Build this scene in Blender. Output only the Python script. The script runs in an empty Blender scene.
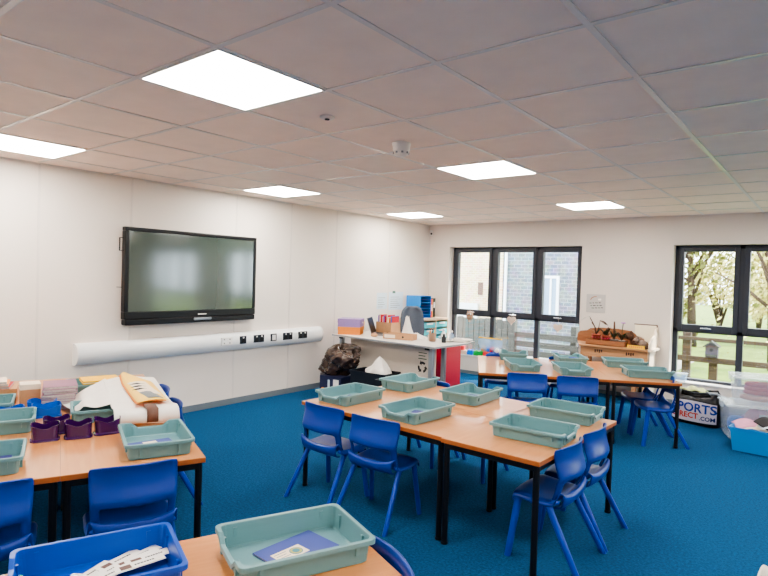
import bpy, bmesh, math, random
from mathutils import Vector, Matrix
random.seed(7)
PI = math.pi
SC = bpy.context.scene
COL = SC.collection

# ------------------------------------------------------------------ materials
def srgb(r, g, b):
    f = lambda c: (c/255)/12.92 if c/255 <= .04045 else ((c/255+.055)/1.055)**2.4
    return (f(r), f(g), f(b))

def mat(name, rgb, rough=.5, metal=0., spec=.5, var=0., vscale=20., bump=0., bscale=200., coat=0., emit=None, estr=0., alpha=1., trans=0., ior=1.45):
    m = bpy.data.materials.new(name); m.use_nodes = True
    nt = m.node_tree; N = nt.nodes; L = nt.links
    p = N['Principled BSDF']
    c = srgb(*rgb)
    p.inputs['Base Color'].default_value = (*c, 1)
    p.inputs['Roughness'].default_value = rough
    p.inputs['Metallic'].default_value = metal
    p.inputs['Specular IOR Level'].default_value = spec
    p.inputs['Coat Weight'].default_value = coat; p.inputs['Coat Roughness'].default_value = .1
    p.inputs['Alpha'].default_value = alpha
    p.inputs['Transmission Weight'].default_value = trans
    p.inputs['IOR'].default_value = ior
    if emit:
        p.inputs['Emission Color'].default_value = (*emit, 1); p.inputs['Emission Strength'].default_value = estr
    tc = None
    if var > 0 or bump > 0:
        tc = N.new('ShaderNodeTexCoord')
    if var > 0:
        n = N.new('ShaderNodeTexNoise'); n.inputs['Scale'].default_value = vscale; n.inputs['Detail'].default_value = 4
        L.new(tc.outputs['Object'], n.inputs['Vector'])
        r = N.new('ShaderNodeMapRange'); r.inputs[1].default_value = .3; r.inputs[2].default_value = .7
        r.inputs[3].default_value = 1-var; r.inputs[4].default_value = 1+var
        L.new(n.outputs['Fac'], r.inputs[0])
        mx = N.new('ShaderNodeMix'); mx.data_type = 'RGBA'; mx.blend_type = 'MULTIPLY'; mx.inputs[0].default_value = 1
        mx.inputs[6].default_value = (*c, 1)
        L.new(r.outputs[0], mx.inputs[7]); L.new(mx.outputs[2], p.inputs['Base Color'])
    if bump > 0:
        n2 = N.new('ShaderNodeTexNoise'); n2.inputs['Scale'].default_value = bscale; n2.inputs['Detail'].default_value = 3
        L.new(tc.outputs['Object'], n2.inputs['Vector'])
        b = N.new('ShaderNodeBump'); b.inputs['Strength'].default_value = bump; b.inputs['Distance'].default_value = .01
        L.new(n2.outputs['Fac'], b.inputs['Height']); L.new(b.outputs['Normal'], p.inputs['Normal'])
    return m

def wood_mat(name, rgb, rgb2, rough=.35, scale=3., stretch=(1, 14, 14), coat=0.):
    m = mat(name, rgb, rough, coat=coat); nt = m.node_tree; N = nt.nodes; L = nt.links; p = N['Principled BSDF']
    tc = N.new('ShaderNodeTexCoord'); mp = N.new('ShaderNodeMapping'); mp.inputs['Scale'].default_value = stretch
    n = N.new('ShaderNodeTexNoise'); n.inputs['Scale'].default_value = scale; n.inputs['Detail'].default_value = 6; n.inputs['Distortion'].default_value = .6
    cr = N.new('ShaderNodeValToRGB'); cr.color_ramp.elements[0].position = .3; cr.color_ramp.elements[1].position = .75
    cr.color_ramp.elements[0].color = (*srgb(*rgb), 1); cr.color_ramp.elements[1].color = (*srgb(*rgb2), 1)
    L.new(tc.outputs['Object'], mp.inputs[0]); L.new(mp.outputs[0], n.inputs['Vector']); L.new(n.outputs['Fac'], cr.inputs[0]); L.new(cr.outputs[0], p.inputs['Base Color'])
    return m

def brick_mat(name, a, b, mortar, scale, rough=.9, bw=.5, rh=.25):
    m = mat(name, a, rough); nt = m.node_tree; N = nt.nodes; L = nt.links; p = N['Principled BSDF']
    tc = N.new('ShaderNodeTexCoord'); mp = N.new('ShaderNodeMapping'); mp.inputs['Rotation'].default_value = (PI/2, 0, 0)
    br = N.new('ShaderNodeTexBrick'); br.inputs['Scale'].default_value = scale
    br.inputs['Color1'].default_value = (*srgb(*a), 1); br.inputs['Color2'].default_value = (*srgb(*b), 1); br.inputs['Mortar'].default_value = (*srgb(*mortar), 1)
    br.inputs['Mortar Size'].default_value = .03; br.inputs['Brick Width'].default_value = bw; br.inputs['Row Height'].default_value = rh
    n = N.new('ShaderNodeTexNoise'); n.inputs['Scale'].default_value = 5; n.inputs['Detail'].default_value = 5
    mx = N.new('ShaderNodeMix'); mx.data_type = 'RGBA'; mx.blend_type = 'OVERLAY'; mx.inputs[0].default_value = .6
    L.new(tc.outputs['Object'], mp.inputs[0]); L.new(mp.outputs[0], br.inputs['Vector']); L.new(tc.outputs['Object'], n.inputs['Vector'])
    L.new(br.outputs['Color'], mx.inputs[6]); L.new(n.outputs['Color'], mx.inputs[7]); L.new(mx.outputs[2], p.inputs['Base Color'])
    return m

def glass_mat(name, fac=.06, rgb=(255, 255, 255), rough=0.):
    m = bpy.data.materials.new(name); m.use_nodes = True; nt = m.node_tree; N = nt.nodes; L = nt.links
    N.remove(N['Principled BSDF']); out = N['Material Output']
    t = N.new('ShaderNodeBsdfTransparent'); t.inputs[0].default_value = (*srgb(*rgb), 1)
    g = N.new('ShaderNodeBsdfGlossy'); g.inputs['Roughness'].default_value = rough
    x = N.new('ShaderNodeMixShader'); x.inputs[0].default_value = fac
    L.new(t.outputs[0], x.inputs[1]); L.new(g.outputs[0], x.inputs[2]); L.new(x.outputs[0], out.inputs[0])
    return m

def milky_mat(name, rgb, fac):        # cloudy translucent plastic
    m = bpy.data.materials.new(name); m.use_nodes = True; nt = m.node_tree; N = nt.nodes; L = nt.links
    p = N['Principled BSDF']; out = N['Material Output']
    p.inputs['Base Color'].default_value = (*srgb(*rgb), 1); p.inputs['Roughness'].default_value = .25
    t = N.new('ShaderNodeBsdfTransparent'); x = N.new('ShaderNodeMixShader'); x.inputs[0].default_value = fac
    L.new(t.outputs[0], x.inputs[1]); L.new(p.outputs[0], x.inputs[2]); L.new(x.outputs[0], out.inputs[0])
    return m

M = {}
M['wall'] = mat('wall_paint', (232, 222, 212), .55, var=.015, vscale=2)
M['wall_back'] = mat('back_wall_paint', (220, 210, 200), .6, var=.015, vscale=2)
M['ceil'] = mat('ceiling_tile', (241, 223, 208), .85, var=.03, vscale=6, bump=.05, bscale=300)
M['tbar'] = mat('ceiling_bar', (214, 206, 198), .3)
M['carpet'] = mat('blue_carpet', (26, 72, 112), .95, spec=.12, var=.38, vscale=70, bump=.6, bscale=260)
for _k, _v in (('Sheen Weight', .12), ('Sheen Roughness', .4), ('Sheen Tint', (.05, .42, .85, 1))): M['carpet'].node_tree.nodes['Principled BSDF'].inputs[_k].default_value = _v
M['skirt'] = mat('grey_skirting', (112, 122, 128), .5)
M['strip'] = mat('joint_strip', (224, 215, 206), .5)
M['black_metal'] = mat('black_metal', (14, 13, 16), .4)
M['frame'] = mat('window_grey', (50, 53, 62), .4)
M['glass'] = glass_mat('window_glass', .05)
M['white'] = mat('white_plastic', (232, 230, 226), .35)
M['white_gloss'] = mat('trunking_white', (228, 230, 230), .3)
M['offwhite'] = mat('sill_white', (225, 222, 218), .4)
M['panel_light'] = mat('light_diffuser', (255, 255, 255), .5, emit=(1, .955, .88), estr=13.)
M['beech'] = wood_mat('beech_laminate', (208, 134, 74), (220, 150, 88), .3, coat=.75)
M['edge'] = mat('beech_edge', (164, 92, 44), .45, var=.08, vscale=30)
M['blue_chair'] = mat('chair_blue', (6, 54, 144), .3, spec=.6, bump=.03, bscale=500)
M['blue_leg'] = mat('leg_blue', (10, 64, 168), .35)
M['teal'] = mat('tray_teal', (104, 144, 148), .36)
M['teal_b'] = mat('tray_teal_pale', (110, 152, 148), .42)
M['blue_tray'] = mat('tray_blue', (8, 72, 172), .35)
M['blue_box'] = mat('box_blue', (40, 130, 196), .4)
M['black'] = mat('black_plastic', (14, 14, 18), .3)
M['dark'] = mat('dark_grey', (40, 42, 46), .5)
M['screen'] = mat('screen_glass', (56, 70, 62), .11, spec=.5, ior=2.1)
M['purple'] = mat('caddy_purple', (54, 8, 76), .2, coat=.4)
M['caddy_blue'] = mat('caddy_blue', (0, 88, 186), .28)
M['paper'] = mat('white_paper', (238, 232, 224), .7, var=.02)
M['cream'] = mat('cream_paper', (238, 220, 198), .7)
M['ink'] = mat('dark_ink', (46, 42, 44), .7)
M['grey_ink'] = mat('grey_ink', (130, 132, 132), .7)
M['book_blue'] = mat('book_cover_blue', (66, 78, 150), .5)
M['book_purple'] = mat('book_cover_purple', (62, 60, 130), .5)
M['mauve'] = mat('mauve_cover', (146, 100, 124), .55)
M['pages'] = mat('book_pages', (190, 176, 170), .8, var=.12, vscale=90)
M['yellow'] = mat('yellow_card', (250, 206, 96), .55)
M['yellow2'] = mat('yellow_plastic', (245, 190, 40), .45)
M['orange'] = mat('orange_card', (232, 140, 58), .6)
M['brown'] = mat('brown_band', (104, 74, 62), .6)
M['cardboard'] = mat('cardboard', (196, 150, 112), .8, var=.05)
M['boardcream'] = mat('cream_board', (252, 240, 212), .6)
M['lilac'] = mat('lilac_card', (150, 124, 178), .6)
M['red'] = mat('red_card', (206, 44, 62), .5)
M['redcab'] = mat('red_cabinet', (200, 40, 62), .4)
M['desk'] = mat('desk_white', (226, 222, 216), .35)
M['panel_desk'] = mat('desk_panel', (214, 202, 190), .5)
M['silver'] = mat('silver_metal', (160, 166, 172), .35, metal=.6)
M['chrome'] = mat('chrome', (210, 214, 218), .2, metal=1.)
M['grey_fabric'] = mat('grey_fabric', (84, 92, 104), .9, var=.12, vscale=150)
M['laptop'] = mat('laptop_grey', (126, 122, 122), .4, metal=.3)
M['birch'] = wood_mat('birch_ply', (206, 176, 144), (220, 192, 160), .5)
M['pine'] = wood_mat('pine_wood', (176, 124, 84), (200, 148, 104), .5, scale=4)
M['darkpine'] = wood_mat('brown_wood', (138, 88, 56), (160, 108, 72), .55, scale=5)
M['cyan_tray'] = mat('tray_cyan', (60, 186, 196), .35)
M['sorter'] = mat('sorter_blue', (18, 130, 210), .35)
M['sorter_in'] = mat('sorter_dark_blue', (10, 40, 130), .45)
M['binbag'] = mat('bin_bag_plastic', (70, 54, 46), .2, coat=.4, var=.5, vscale=9)
M['crate'] = mat('crate_black', (20, 26, 36), .45)
M['navybox'] = mat('navy_carton', (36, 40, 72), .5)
M['tissue'] = mat('white_tissue', (240, 238, 234), .8)
M['terracotta'] = mat('patterned_pot', (178, 90, 66), .6)
M['pinkdot'] = mat('pink_dot', (228, 70, 120), .5)
M['greypot'] = mat('grey_pot', (156, 146, 138), .7)
M['leaf'] = mat('leaf_dark', (58, 74, 46), .45)
M['leaf2'] = mat('leaf_pale', (150, 160, 140), .4)
M['stem'] = mat('brown_stem', (84, 56, 40), .7)
M['flower'] = mat('lilac_petal', (196, 140, 206), .5)
M['fur'] = mat('brown_fur', (92, 66, 52), .95, var=.3, vscale=60, bump=.6, bscale=150)
M['fur2'] = mat('grey_fur', (122, 104, 92), .95, var=.3, vscale=60, bump=.6, bscale=150)
M['bag_black'] = mat('bag_black', (18, 18, 22), .4, bump=.2, bscale=40)
M['bag_white'] = mat('bag_white', (224, 214, 222), .45)
M['text_blue'] = mat('lettering_blue', (10, 60, 150), .5)
M['text_red'] = mat('lettering_red', (214, 60, 40), .5)
M['text_navy'] = mat('lettering_navy', (14, 50, 110), .5)
M['lime'] = mat('pale_green_cloth', (206, 212, 150), .8)
M['clear'] = milky_mat('clear_plastic', (214, 226, 236), .22)
M['clearlid'] = milky_mat('clear_lid', (220, 232, 240), .4)
M['bagclear'] = milky_mat('clear_bag', (180, 212, 245), .38)
M['pink'] = mat('pink_cloth', (214, 150, 176), .8, var=.1)
M['crimson'] = mat('crimson_rope', (176, 60, 84), .8, var=.15, vscale=60)
M['tan'] = mat('tan_rope', (176, 130, 124), .8, var=.15, vscale=60)
M['green'] = mat('green_brick', (24, 160, 66), .35)
M['bblue'] = mat('blue_brick', (24, 110, 210), .35)
M['bred'] = mat('red_brick_toy', (214, 50, 56), .35)
M['dblue'] = mat('dark_blue_brick', (16, 60, 160), .35)
M['owl'] = mat('owl_wood', (150, 120, 100), .7)
M['heart'] = mat('heart_wood', (214, 188, 170), .7)
M['string'] = mat('string', (190, 180, 165), .8)
M['poster_grey'] = mat('poster_grey', (190, 184, 178), .5)
M['poster_blue'] = mat('poster_pale_blue', (214, 226, 232), .5)
M['ink_green'] = mat('ink_green', (70, 104, 84), .7)
M['ink_brown'] = mat('ink_brown', (176, 124, 96), .7)
M['sock_metal'] = mat('socket_dark', (48, 56, 64), .3, metal=.4)
M['grass'] = mat('lawn', (96, 116, 36), .95, var=.35, vscale=1.5, bump=.3, bscale=30)
M['paving'] = mat('paving', (150, 146, 136), .9, var=.1, vscale=4)
M['stone'] = brick_mat('stone_wall', (84, 96, 108), (112, 112, 116), (138, 144, 150), 3.4, bw=.62, rh=.3)
M['creamwall'] = brick_mat('cream_wall', (210, 180, 140), (228, 200, 164), (240, 226, 204), 3.5, bw=.6, rh=.25)
M['weathered'] = wood_mat('weathered_wood', (58, 60, 58), (88, 88, 82), .85, scale=4)
M['sunwood'] = wood_mat('sunlit_fence_wood', (62, 50, 40), (90, 72, 54), .85, scale=4)
M['bark'] = mat('bark', (74, 58, 44), .95, var=.3, vscale=20)
M['foliage'] = mat('foliage', (120, 120, 56), .8, var=.4, vscale=6)
M['foliage2'] = mat('foliage_pale', (206, 196, 124), .8, var=.4, vscale=6)
M['bhouse'] = mat('bird_house_wood', (78, 70, 78), .85)
M['glassdark'] = mat('far_window_glass', (120, 150, 176), .1, spec=.8)
M['pipe'] = mat('white_pipe', (236, 240, 244), .4)
M['sensor_white'] = mat('detector_white', (226, 220, 214), .4)
M['teal_ink'] = mat('emblem_teal', (70, 130, 140), .5)
M['olive'] = mat('emblem_olive', (176, 170, 96), .5)

# ------------------------------------------------------------------ mesh builder
class MB:
    def __init__(s): s.bm = bmesh.new()
    def _xf(s, vs, mtx):
        if mtx is not None: bmesh.ops.transform(s.bm, matrix=mtx, verts=vs)
    def box(s, c, d, rz=0., mtx=None, bev=0.):
        r = bmesh.ops.create_cube(s.bm, size=1)['verts']
        m = Matrix.Translation(c) @ Matrix.Rotation(rz, 4, 'Z') @ Matrix.Diagonal((*d, 1))
        bmesh.ops.transform(s.bm, matrix=m, verts=r)
        if mtx is not None: bmesh.ops.transform(s.bm, matrix=mtx, verts=r)
        if bev:
            es = list({e for v in r for e in v.link_edges})
            bmesh.ops.bevel(s.bm, geom=es, offset=bev, segments=2, affect='EDGES', profile=.5)
        return s
    def bb(s, x0, x1, y0, y1, z0, z1, bev=0.):
        return s.box(((x0+x1)/2, (y0+y1)/2, (z0+z1)/2), (abs(x1-x0), abs(y1-y0), abs(z1-z0)), bev=bev)
    def cyl(s, p0, p1, r0, r1=None, n=12, sx=1.):
        p0 = Vector(p0); p1 = Vector(p1); r1 = r0 if r1 is None else r1
        d = (p1-p0).normalized(); a = Vector((1, 0, 0)) if abs(d.x) < .9 else Vector((0, 1, 0))
        u = d.cross(a).normalized(); w = d.cross(u)
        A = [s.bm.verts.new(p0+(u*math.cos(2*PI*i/n)*sx+w*math.sin(2*PI*i/n))*r0) for i in range(n)]
        B = [s.bm.verts.new(p1+(u*math.cos(2*PI*i/n)*sx+w*math.sin(2*PI*i/n))*r1) for i in range(n)]
        for i in range(n): s.bm.faces.new((A[i], A[(i+1) % n], B[(i+1) % n], B[i]))
        s.bm.faces.new(A[::-1]); s.bm.faces.new(B)
        return s
    def tube(s, pts, r, n=8):
        pts = [Vector(p) for p in pts]; rs = r if isinstance(r, (list, tuple)) else [r]*len(pts); rings = []
        for i, p in enumerate(pts):
            d = (pts[min(i+1, len(pts)-1)]-pts[max(i-1, 0)]).normalized()
            a = Vector((0, 0, 1)) if abs(d.z) < .9 else Vector((1, 0, 0))
            u = d.cross(a).normalized(); w = d.cross(u)
            rings.append([s.bm.verts.new(p+(u*math.cos(2*PI*k/n)+w*math.sin(2*PI*k/n))*rs[i]) for k in range(n)])
        for A, B in zip(rings, rings[1:]):
            for k in range(n): s.bm.faces.new((A[k], A[(k+1) % n], B[(k+1) % n], B[k]))
        s.bm.faces.new(rings[0][::-1]); s.bm.faces.new(rings[-1])
        return s
    def lathe(s, prof, c=(0, 0, 0), n=24):
        rings = []
        for (r, z) in prof:
            rings.append([s.bm.verts.new((c[0]+max(r, 1e-4)*math.cos(2*PI*k/n), c[1]+max(r, 1e-4)*math.sin(2*PI*k/n), c[2]+z)) for k in range(n)])
        for A, B in zip(rings, rings[1:]):
            for k in range(n): s.bm.faces.new((A[k], A[(k+1) % n], B[(k+1) % n], B[k]))
        s.bm.faces.new(rings[0][::-1]); s.bm.faces.new(rings[-1])
        return s
    def prism(s, pts, z0, z1, mtx=None):
        A = [s.bm.verts.new((x, y, z0)) for x, y in pts]; B = [s.bm.verts.new((x, y, z1)) for x, y in pts]; n = len(pts)
        for i in range(n): s.bm.faces.new((A[i], A[(i+1) % n], B[(i+1) % n], B[i]))
        s.bm.faces.new(A[::-1]); s.bm.faces.new(B)
        s._xf(A+B, mtx)
        return s
    def grid(s, f, nu, nv, skip=None):
        V = [[s.bm.verts.new(f(i/nu, j/nv)) for j in range(nv+1)] for i in range(nu+1)]
        for i in range(nu):
            for j in range(nv):
                if skip and skip(i, j): continue
                s.bm.faces.new((V[i][j], V[i+1][j], V[i+1][j+1], V[i][j+1]))
        lo = [v for r in V for v in r if not v.link_faces]
        for v in lo: s.bm.verts.remove(v)
        return s
    def loft(s, rings, cap0=True, cap1=True):
        R = [[s.bm.verts.new(p) for p in ring] for ring in rings]; n = len(R[0])
        for A, B in zip(R, R[1:]):
            for k in range(n): s.bm.faces.new((A[k], A[(k+1) % n], B[(k+1) % n], B[k]))
        if cap0: s.bm.faces.new(R[0][::-1])
        if cap1: s.bm.faces.new(R[-1])
        return s
    def ball(s, c, r, sub=2, sc=(1, 1, 1)):
        v = bmesh.ops.create_icosphere(s.bm, subdivisions=sub, radius=r)['verts']
        bmesh.ops.transform(s.bm, matrix=Matrix.Translation(c) @ Matrix.Diagonal((*sc, 1)), verts=v)
        return s
    def xf(s, m):
        bmesh.ops.transform(s.bm, matrix=m, verts=s.bm.verts[:]); return s
    def build(s, name, m, parent=None, smooth=False, bevel=0., solid=0., sub=0, off=-1.):
        bmesh.ops.recalc_face_normals(s.bm, faces=s.bm.faces[:])
        me = bpy.data.meshes.new(name); s.bm.to_mesh(me); s.bm.free()
        if isinstance(m, str): m = M[m]
        me.materials.append(m)
        if smooth:
            for p in me.polygons: p.use_smooth = True
        o = bpy.data.objects.new(name, me); COL.objects.link(o)
        if parent is not None: o.parent = parent
        if solid:
            q = o.modifiers.new('solid', 'SOLIDIFY'); q.thickness = solid; q.offset = off
        if bevel:
            q = o.modifiers.new('bevel', 'BEVEL'); q.width = bevel; q.segments = 2; q.limit_method = 'ANGLE'; q.angle_limit = .6
        if sub:
            q = o.modifiers.new('sub', 'SUBSURF'); q.levels = sub; q.render_levels = sub
        return o

def tag(o, label=None, cat=None, group=None, kind=None):
    if label: o['label'] = label
    if cat: o['category'] = cat
    if group: o['group'] = group
    if kind: o['kind'] = kind
    return o

def empty(name, loc=(0, 0, 0), rz=0., label=None, cat=None, group=None, kind=None):
    o = bpy.data.objects.new(name, None); o.empty_display_size = .1; COL.objects.link(o)
    o.location = loc; o.rotation_euler = (0, 0, rz)
    return tag(o, label, cat, group, kind)

def place(o, loc, rz=0., rx=0., ry=0.):
    o.location = loc; o.rotation_euler = (rx, ry, rz); return o

KIDS = {}
def copy_tree(o, parent=None):
    c = o.copy(); COL.objects.link(c)
    if parent is not None: c.parent = parent
    for ch in list(o.children): copy_tree(ch, c)
    return c

def struct(o):
    o['kind'] = 'structure'; return o

def text_mesh(body, size, name, m, parent, extrude=.0006, align='CENTER', mapf=None, bold=0.):
    cu = bpy.data.curves.new(name, 'FONT'); cu.body = body; cu.size = size; cu.align_x = align; cu.align_y = 'CENTER'; cu.extrude = extrude; cu.offset = bold
    cu.resolution_u = 3
    t = bpy.data.objects.new(name+'_source', cu); COL.objects.link(t)
    bpy.context.view_layer.update()
    dg = bpy.context.evaluated_depsgraph_get()
    me = bpy.data.meshes.new_from_object(t.evaluated_get(dg))
    bpy.data.objects.remove(t); bpy.data.curves.remove(cu)
    if mapf:
        bm = bmesh.new(); bm.from_mesh(me)
        bmesh.ops.triangulate(bm, faces=bm.faces[:])
        bmesh.ops.subdivide_edges(bm, edges=[e for e in bm.edges if e.calc_length() > size*.25], cuts=2)
        bmesh.ops.triangulate(bm, faces=bm.faces[:])
        for v in bm.verts: v.co = mapf(v.co)
        bm.to_mesh(me); bm.free()
    me.name = name; me.materials.clear(); me.materials.append(M[m])
    o = bpy.data.objects.new(name, me); COL.objects.link(o); o.parent = parent
    return o

# ------------------------------------------------------------------ room shell
H = 2.331; YB = 7.754; XR = 9.6; YF = -2.6
struct(MB().bb(-.1, XR+.1, YF-.1, YB+.1, -.12, 0).build('floor', 'carpet'))
struct(MB().bb(-.2, XR+.2, YF-.2, YB+.3, H, H+.15).build('ceiling', 'ceil'))
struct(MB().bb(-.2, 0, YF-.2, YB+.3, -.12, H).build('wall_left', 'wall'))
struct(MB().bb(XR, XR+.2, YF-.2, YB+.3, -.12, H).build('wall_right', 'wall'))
struct(MB().bb(0, XR, YF-.2, YF, -.12, H).build('wall_front', 'wall'))
WZ0, WZ1 = .27, 1.97
WX = [(.385, 2.505), (3.64, 5.76), (6.9, 9.02)]
wb = MB()
xs = [0]+[x for w in WX for x in w]+[XR]
for i in range(0, len(xs), 2): wb.bb(xs[i], xs[i+1], YB, YB+.3, -.12, H)
for a, b in WX: wb.bb(a, b, YB, YB+.3, -.12, WZ0); wb.bb(a, b, YB, YB+.3, WZ1, H)
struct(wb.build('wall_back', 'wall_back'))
# ceiling bars of the suspended grid
tb = MB()
gx = [3.358+.6*i for i in range(-6, 12)]; gy = [1.295+.6*j for j in range(-7, 12)]
for x in gx:
    if 0.02 < x < XR: tb.bb(x-.012, x+.012, YF, YB, H-.004, H+.01)
for y in gy:
    if YF < y < YB: tb.bb(0, XR, y-.012, y+.012, H-.0041, H+.01)
tb.bb(0, .022, YF, YB, H-.0045, H+.01); tb.bb(0, XR, YB-.022, YB, H-.0045, H+.01)
struct(tb.build('trim_1', 'tbar'))
struct(MB().bb(0, .012, YF, YB, 0, .065).build('baseboard_left', 'skirt'))
struct(MB().bb(0, XR, YB-.012, YB, 0, .05).build('baseboard_back', 'skirt'))
k = 2
for y in (.72, 1.92, 2.72, 3.92, 4.73, 5.54, 6.69):
    struct(MB().bb(0, .0035, y-.009, y+.009, .065, H).build('trim_%d' % k, 'strip')); k += 1
# windows
def window(n, x0, x1):
    e = empty('window_%d' % n, ((x0+x1)/2, YB+.135, WZ0), kind='structure')
    w = x1-x0; hx = w/2; hz = WZ1-WZ0; T = .64     # transom height above the sill of the opening
    f = MB(); d0, d1 = 0, .07
    f.bb(-hx, -hx+.055, d0, d1, 0, hz); f.bb(hx-.055, hx, d0, d1, 0, hz); f.bb(-hx, hx, d0, d1, hz-.05, hz); f.bb(-hx, hx, d0, d1, 0, .05)
    f.bb(-hx, hx, d0, d1, T-.02, T+.03)
    cx = [-hx+w*.34, -hx+w*.68]
    for c in cx: f.bb(c-.035, c+.035, d0, d1, 0, hz)
    f.build('window_frame', 'frame', e, bevel=.004)
    b = [-hx+.02]+cx+[hx-.02]
    for i in range(3):
        a, c = b[i]+.025, b[i+1]-.025
        s = MB(); z0, z1 = T+.005, hz-.025; q = .055
        s.bb(a, a+q, -.016, d1-.01, z0, z1); s.bb(c-q, c, -.016, d1-.01, z0, z1); s.bb(a+q, c-q, -.016, d1-.01, z0, z0+q+.02); s.bb(a+q, c-q, -.016, d1-.01, z1-q, z1)
        so = s.build('sash', 'frame', e, bevel=.004)
        MB().bb(a+q-.005, c-q+.005, .028, .036, z0+q+.01, z1-q+.01).build('pane', 'glass', so)
        m = (a+c)/2
        MB().bb(m-.06, m+.06, -.045, -.03, z0+.025, z0+.043).bb(m-.02, m+.02, -.034, -.012, z0+.02, z0+.048).build('handle', 'chrome', so, bevel=.003)
        MB().bb(b[i], b[i+1], .028, .036, .04, T-.01).build('pane', 'glass', e)
    # inner sill board
    MB().bb(-hx, hx, -.15, 0, 0, .018).build('window_sill', 'offwhite', e, bevel=.004)
    return e
for i, (a, b) in enumerate(WX): window(i+1, a, b)

# ------------------------------------------------------------------ ceiling lights and detectors
def light_panel():
    e = empty('ceiling_light')
    MB().bb(-.295, .295, -.295, -.283, -.006, .01).bb(-.295, .295, .283, .295, -.006, .01).bb(-.295, -.283, -.283, .283, -.006, .01).bb(.283, .295, -.283, .283, -.006, .01).build('frame', 'white', e)
    MB().bb(-.284, .284, -.284, .284, -.004, .008).build('diffuser', 'panel_light', e)
    return e
lp = light_panel(); first = True
LL = {(3, 0): 'large square glowing ceiling panel nearest the black wall screen in a row of three', }
spots = []
for ix, x in enumerate((.658, 3.058, 5.458, 7.858)):
    for iy, y in enumerate((-.805, 1.595, 3.995, 6.395)):
        spots.append((ix, iy, x, y))
names = {(1, 1): 'square glowing ceiling panel that shows largest, above the front left table',
         (0, 1): 'square glowing ceiling panel cut by the left edge of the photo',
         (0, 2): 'square glowing ceiling panel above the right end of the wall screen',
         (0, 3): 'small glowing ceiling panel nearest the back left corner of the room',
         (1, 2): 'square glowing ceiling panel just beyond the round smoke detector',
         (1, 3): 'small glowing ceiling panel nearest the back wall between the two windows'}
for ix, iy, x, y in spots:
    o = lp if first else copy_tree(lp); first = False
    o.location = (x, y, H-.001)
    tag(o, names.get((ix, iy), 'square glowing ceiling panel over the unseen rest of the classroom'), 'ceiling light', 'square ceiling light panels' if (ix, iy) in names else 'ceiling light panels out of view')

e = empty('smoke_detector', (3.02, 2.92, H), label='round white smoke detector with a slotted collar on the ceiling', cat='smoke detector')
MB().lathe([(.060, 0), (.062, -.01), (.056, -.018), (.054, -.05)]).build('base', 'sensor_white', e, smooth=True, bevel=.002)
MB().lathe([(.05, -.05), (.05, -.056), (.046, -.074), (.03, -.084), (.001, -.086)]).build('sensing_head', 'sensor_white', e, smooth=True)
for a in range(8):
    MB().box((.048*math.cos(a*PI/4), .048*math.sin(a*PI/4), -.064), (.006, .014, .012), a*PI/4).build('vent_slot', 'grey_ink', e)
e = empty('ceiling_sensor', (3.04, 2.22, H), label='small flat round sensor disc on the ceiling beside the largest light panel', cat='sensor')
MB().lathe([(.04, 0), (.042, -.006), (.034, -.012), (.001, -.013)]).build('plate', 'sensor_white', e, smooth=True)
MB().lathe([(.014, -.012), (.013, -.018), (.001, -.02)]).build('lens', 'dark', e, smooth=True)
e = empty('motion_sensor', (.0455, 7.716, 2.2), label='little white motion sensor high in the back left corner', cat='sensor')
MB().box((0, 0, 0), (.05, .035, .09), PI/4, bev=.008).build('casing', 'white', e)
MB().ball((.018, -.018, -.015), .017, 2).build('lens', 'dark', e, smooth=True)
MB().bb(-.045, -.01, .012, .0375, -.005, .025).build('bracket', 'white', e)

# ------------------------------------------------------------------ wall screen
e = empty('wall_screen', (0, 3.38, 1.0), label='large black framed touch screen mounted on the left wall', cat='screen')
W2 = .76
f = MB()
f.bb(.02, .085, -W2, W2, .0, .07); f.bb(.02, .085, -W2, W2, .83, .865); f.bb(.02, .085, -W2, -W2+.04, .07, .83); f.bb(.02, .085, W2-.04, W2, .07, .83)
f.build('bezel', 'black', e, bevel=.006)
MB().bb(.03, .078, -W2+.035, W2-.035, .065, .835).build('screen', 'screen', e)
MB().bb(.0, .03, -.3, .3, .25, .65).build('wall_bracket', 'dark', e)
MB().bb(.02, .105, -W2+.005, W2-.02, -.055, .0).build('pen_tray', 'black', e, bevel=.01)
MB().bb(.1, .112, -.04, .17, -.034, -.004, bev=.008).build('control_panel', 'silver', e)
MB().bb(.085, .0865, .02, .12, .022, .032).build('logo_strip', 'white', e)
MB().tube([(.05, -W2+.005, .76), (.05, -W2-.035, .76), (.05, -W2-.035, .64), (.05, -W2+.005, .64)], .007, 6).build('side_handle', 'black', e)
MB().tube([(.04, -W2+.01, .3), (.035, -W2-.05, .302)], .003, 5).build('aerial', 'black', e)

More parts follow.
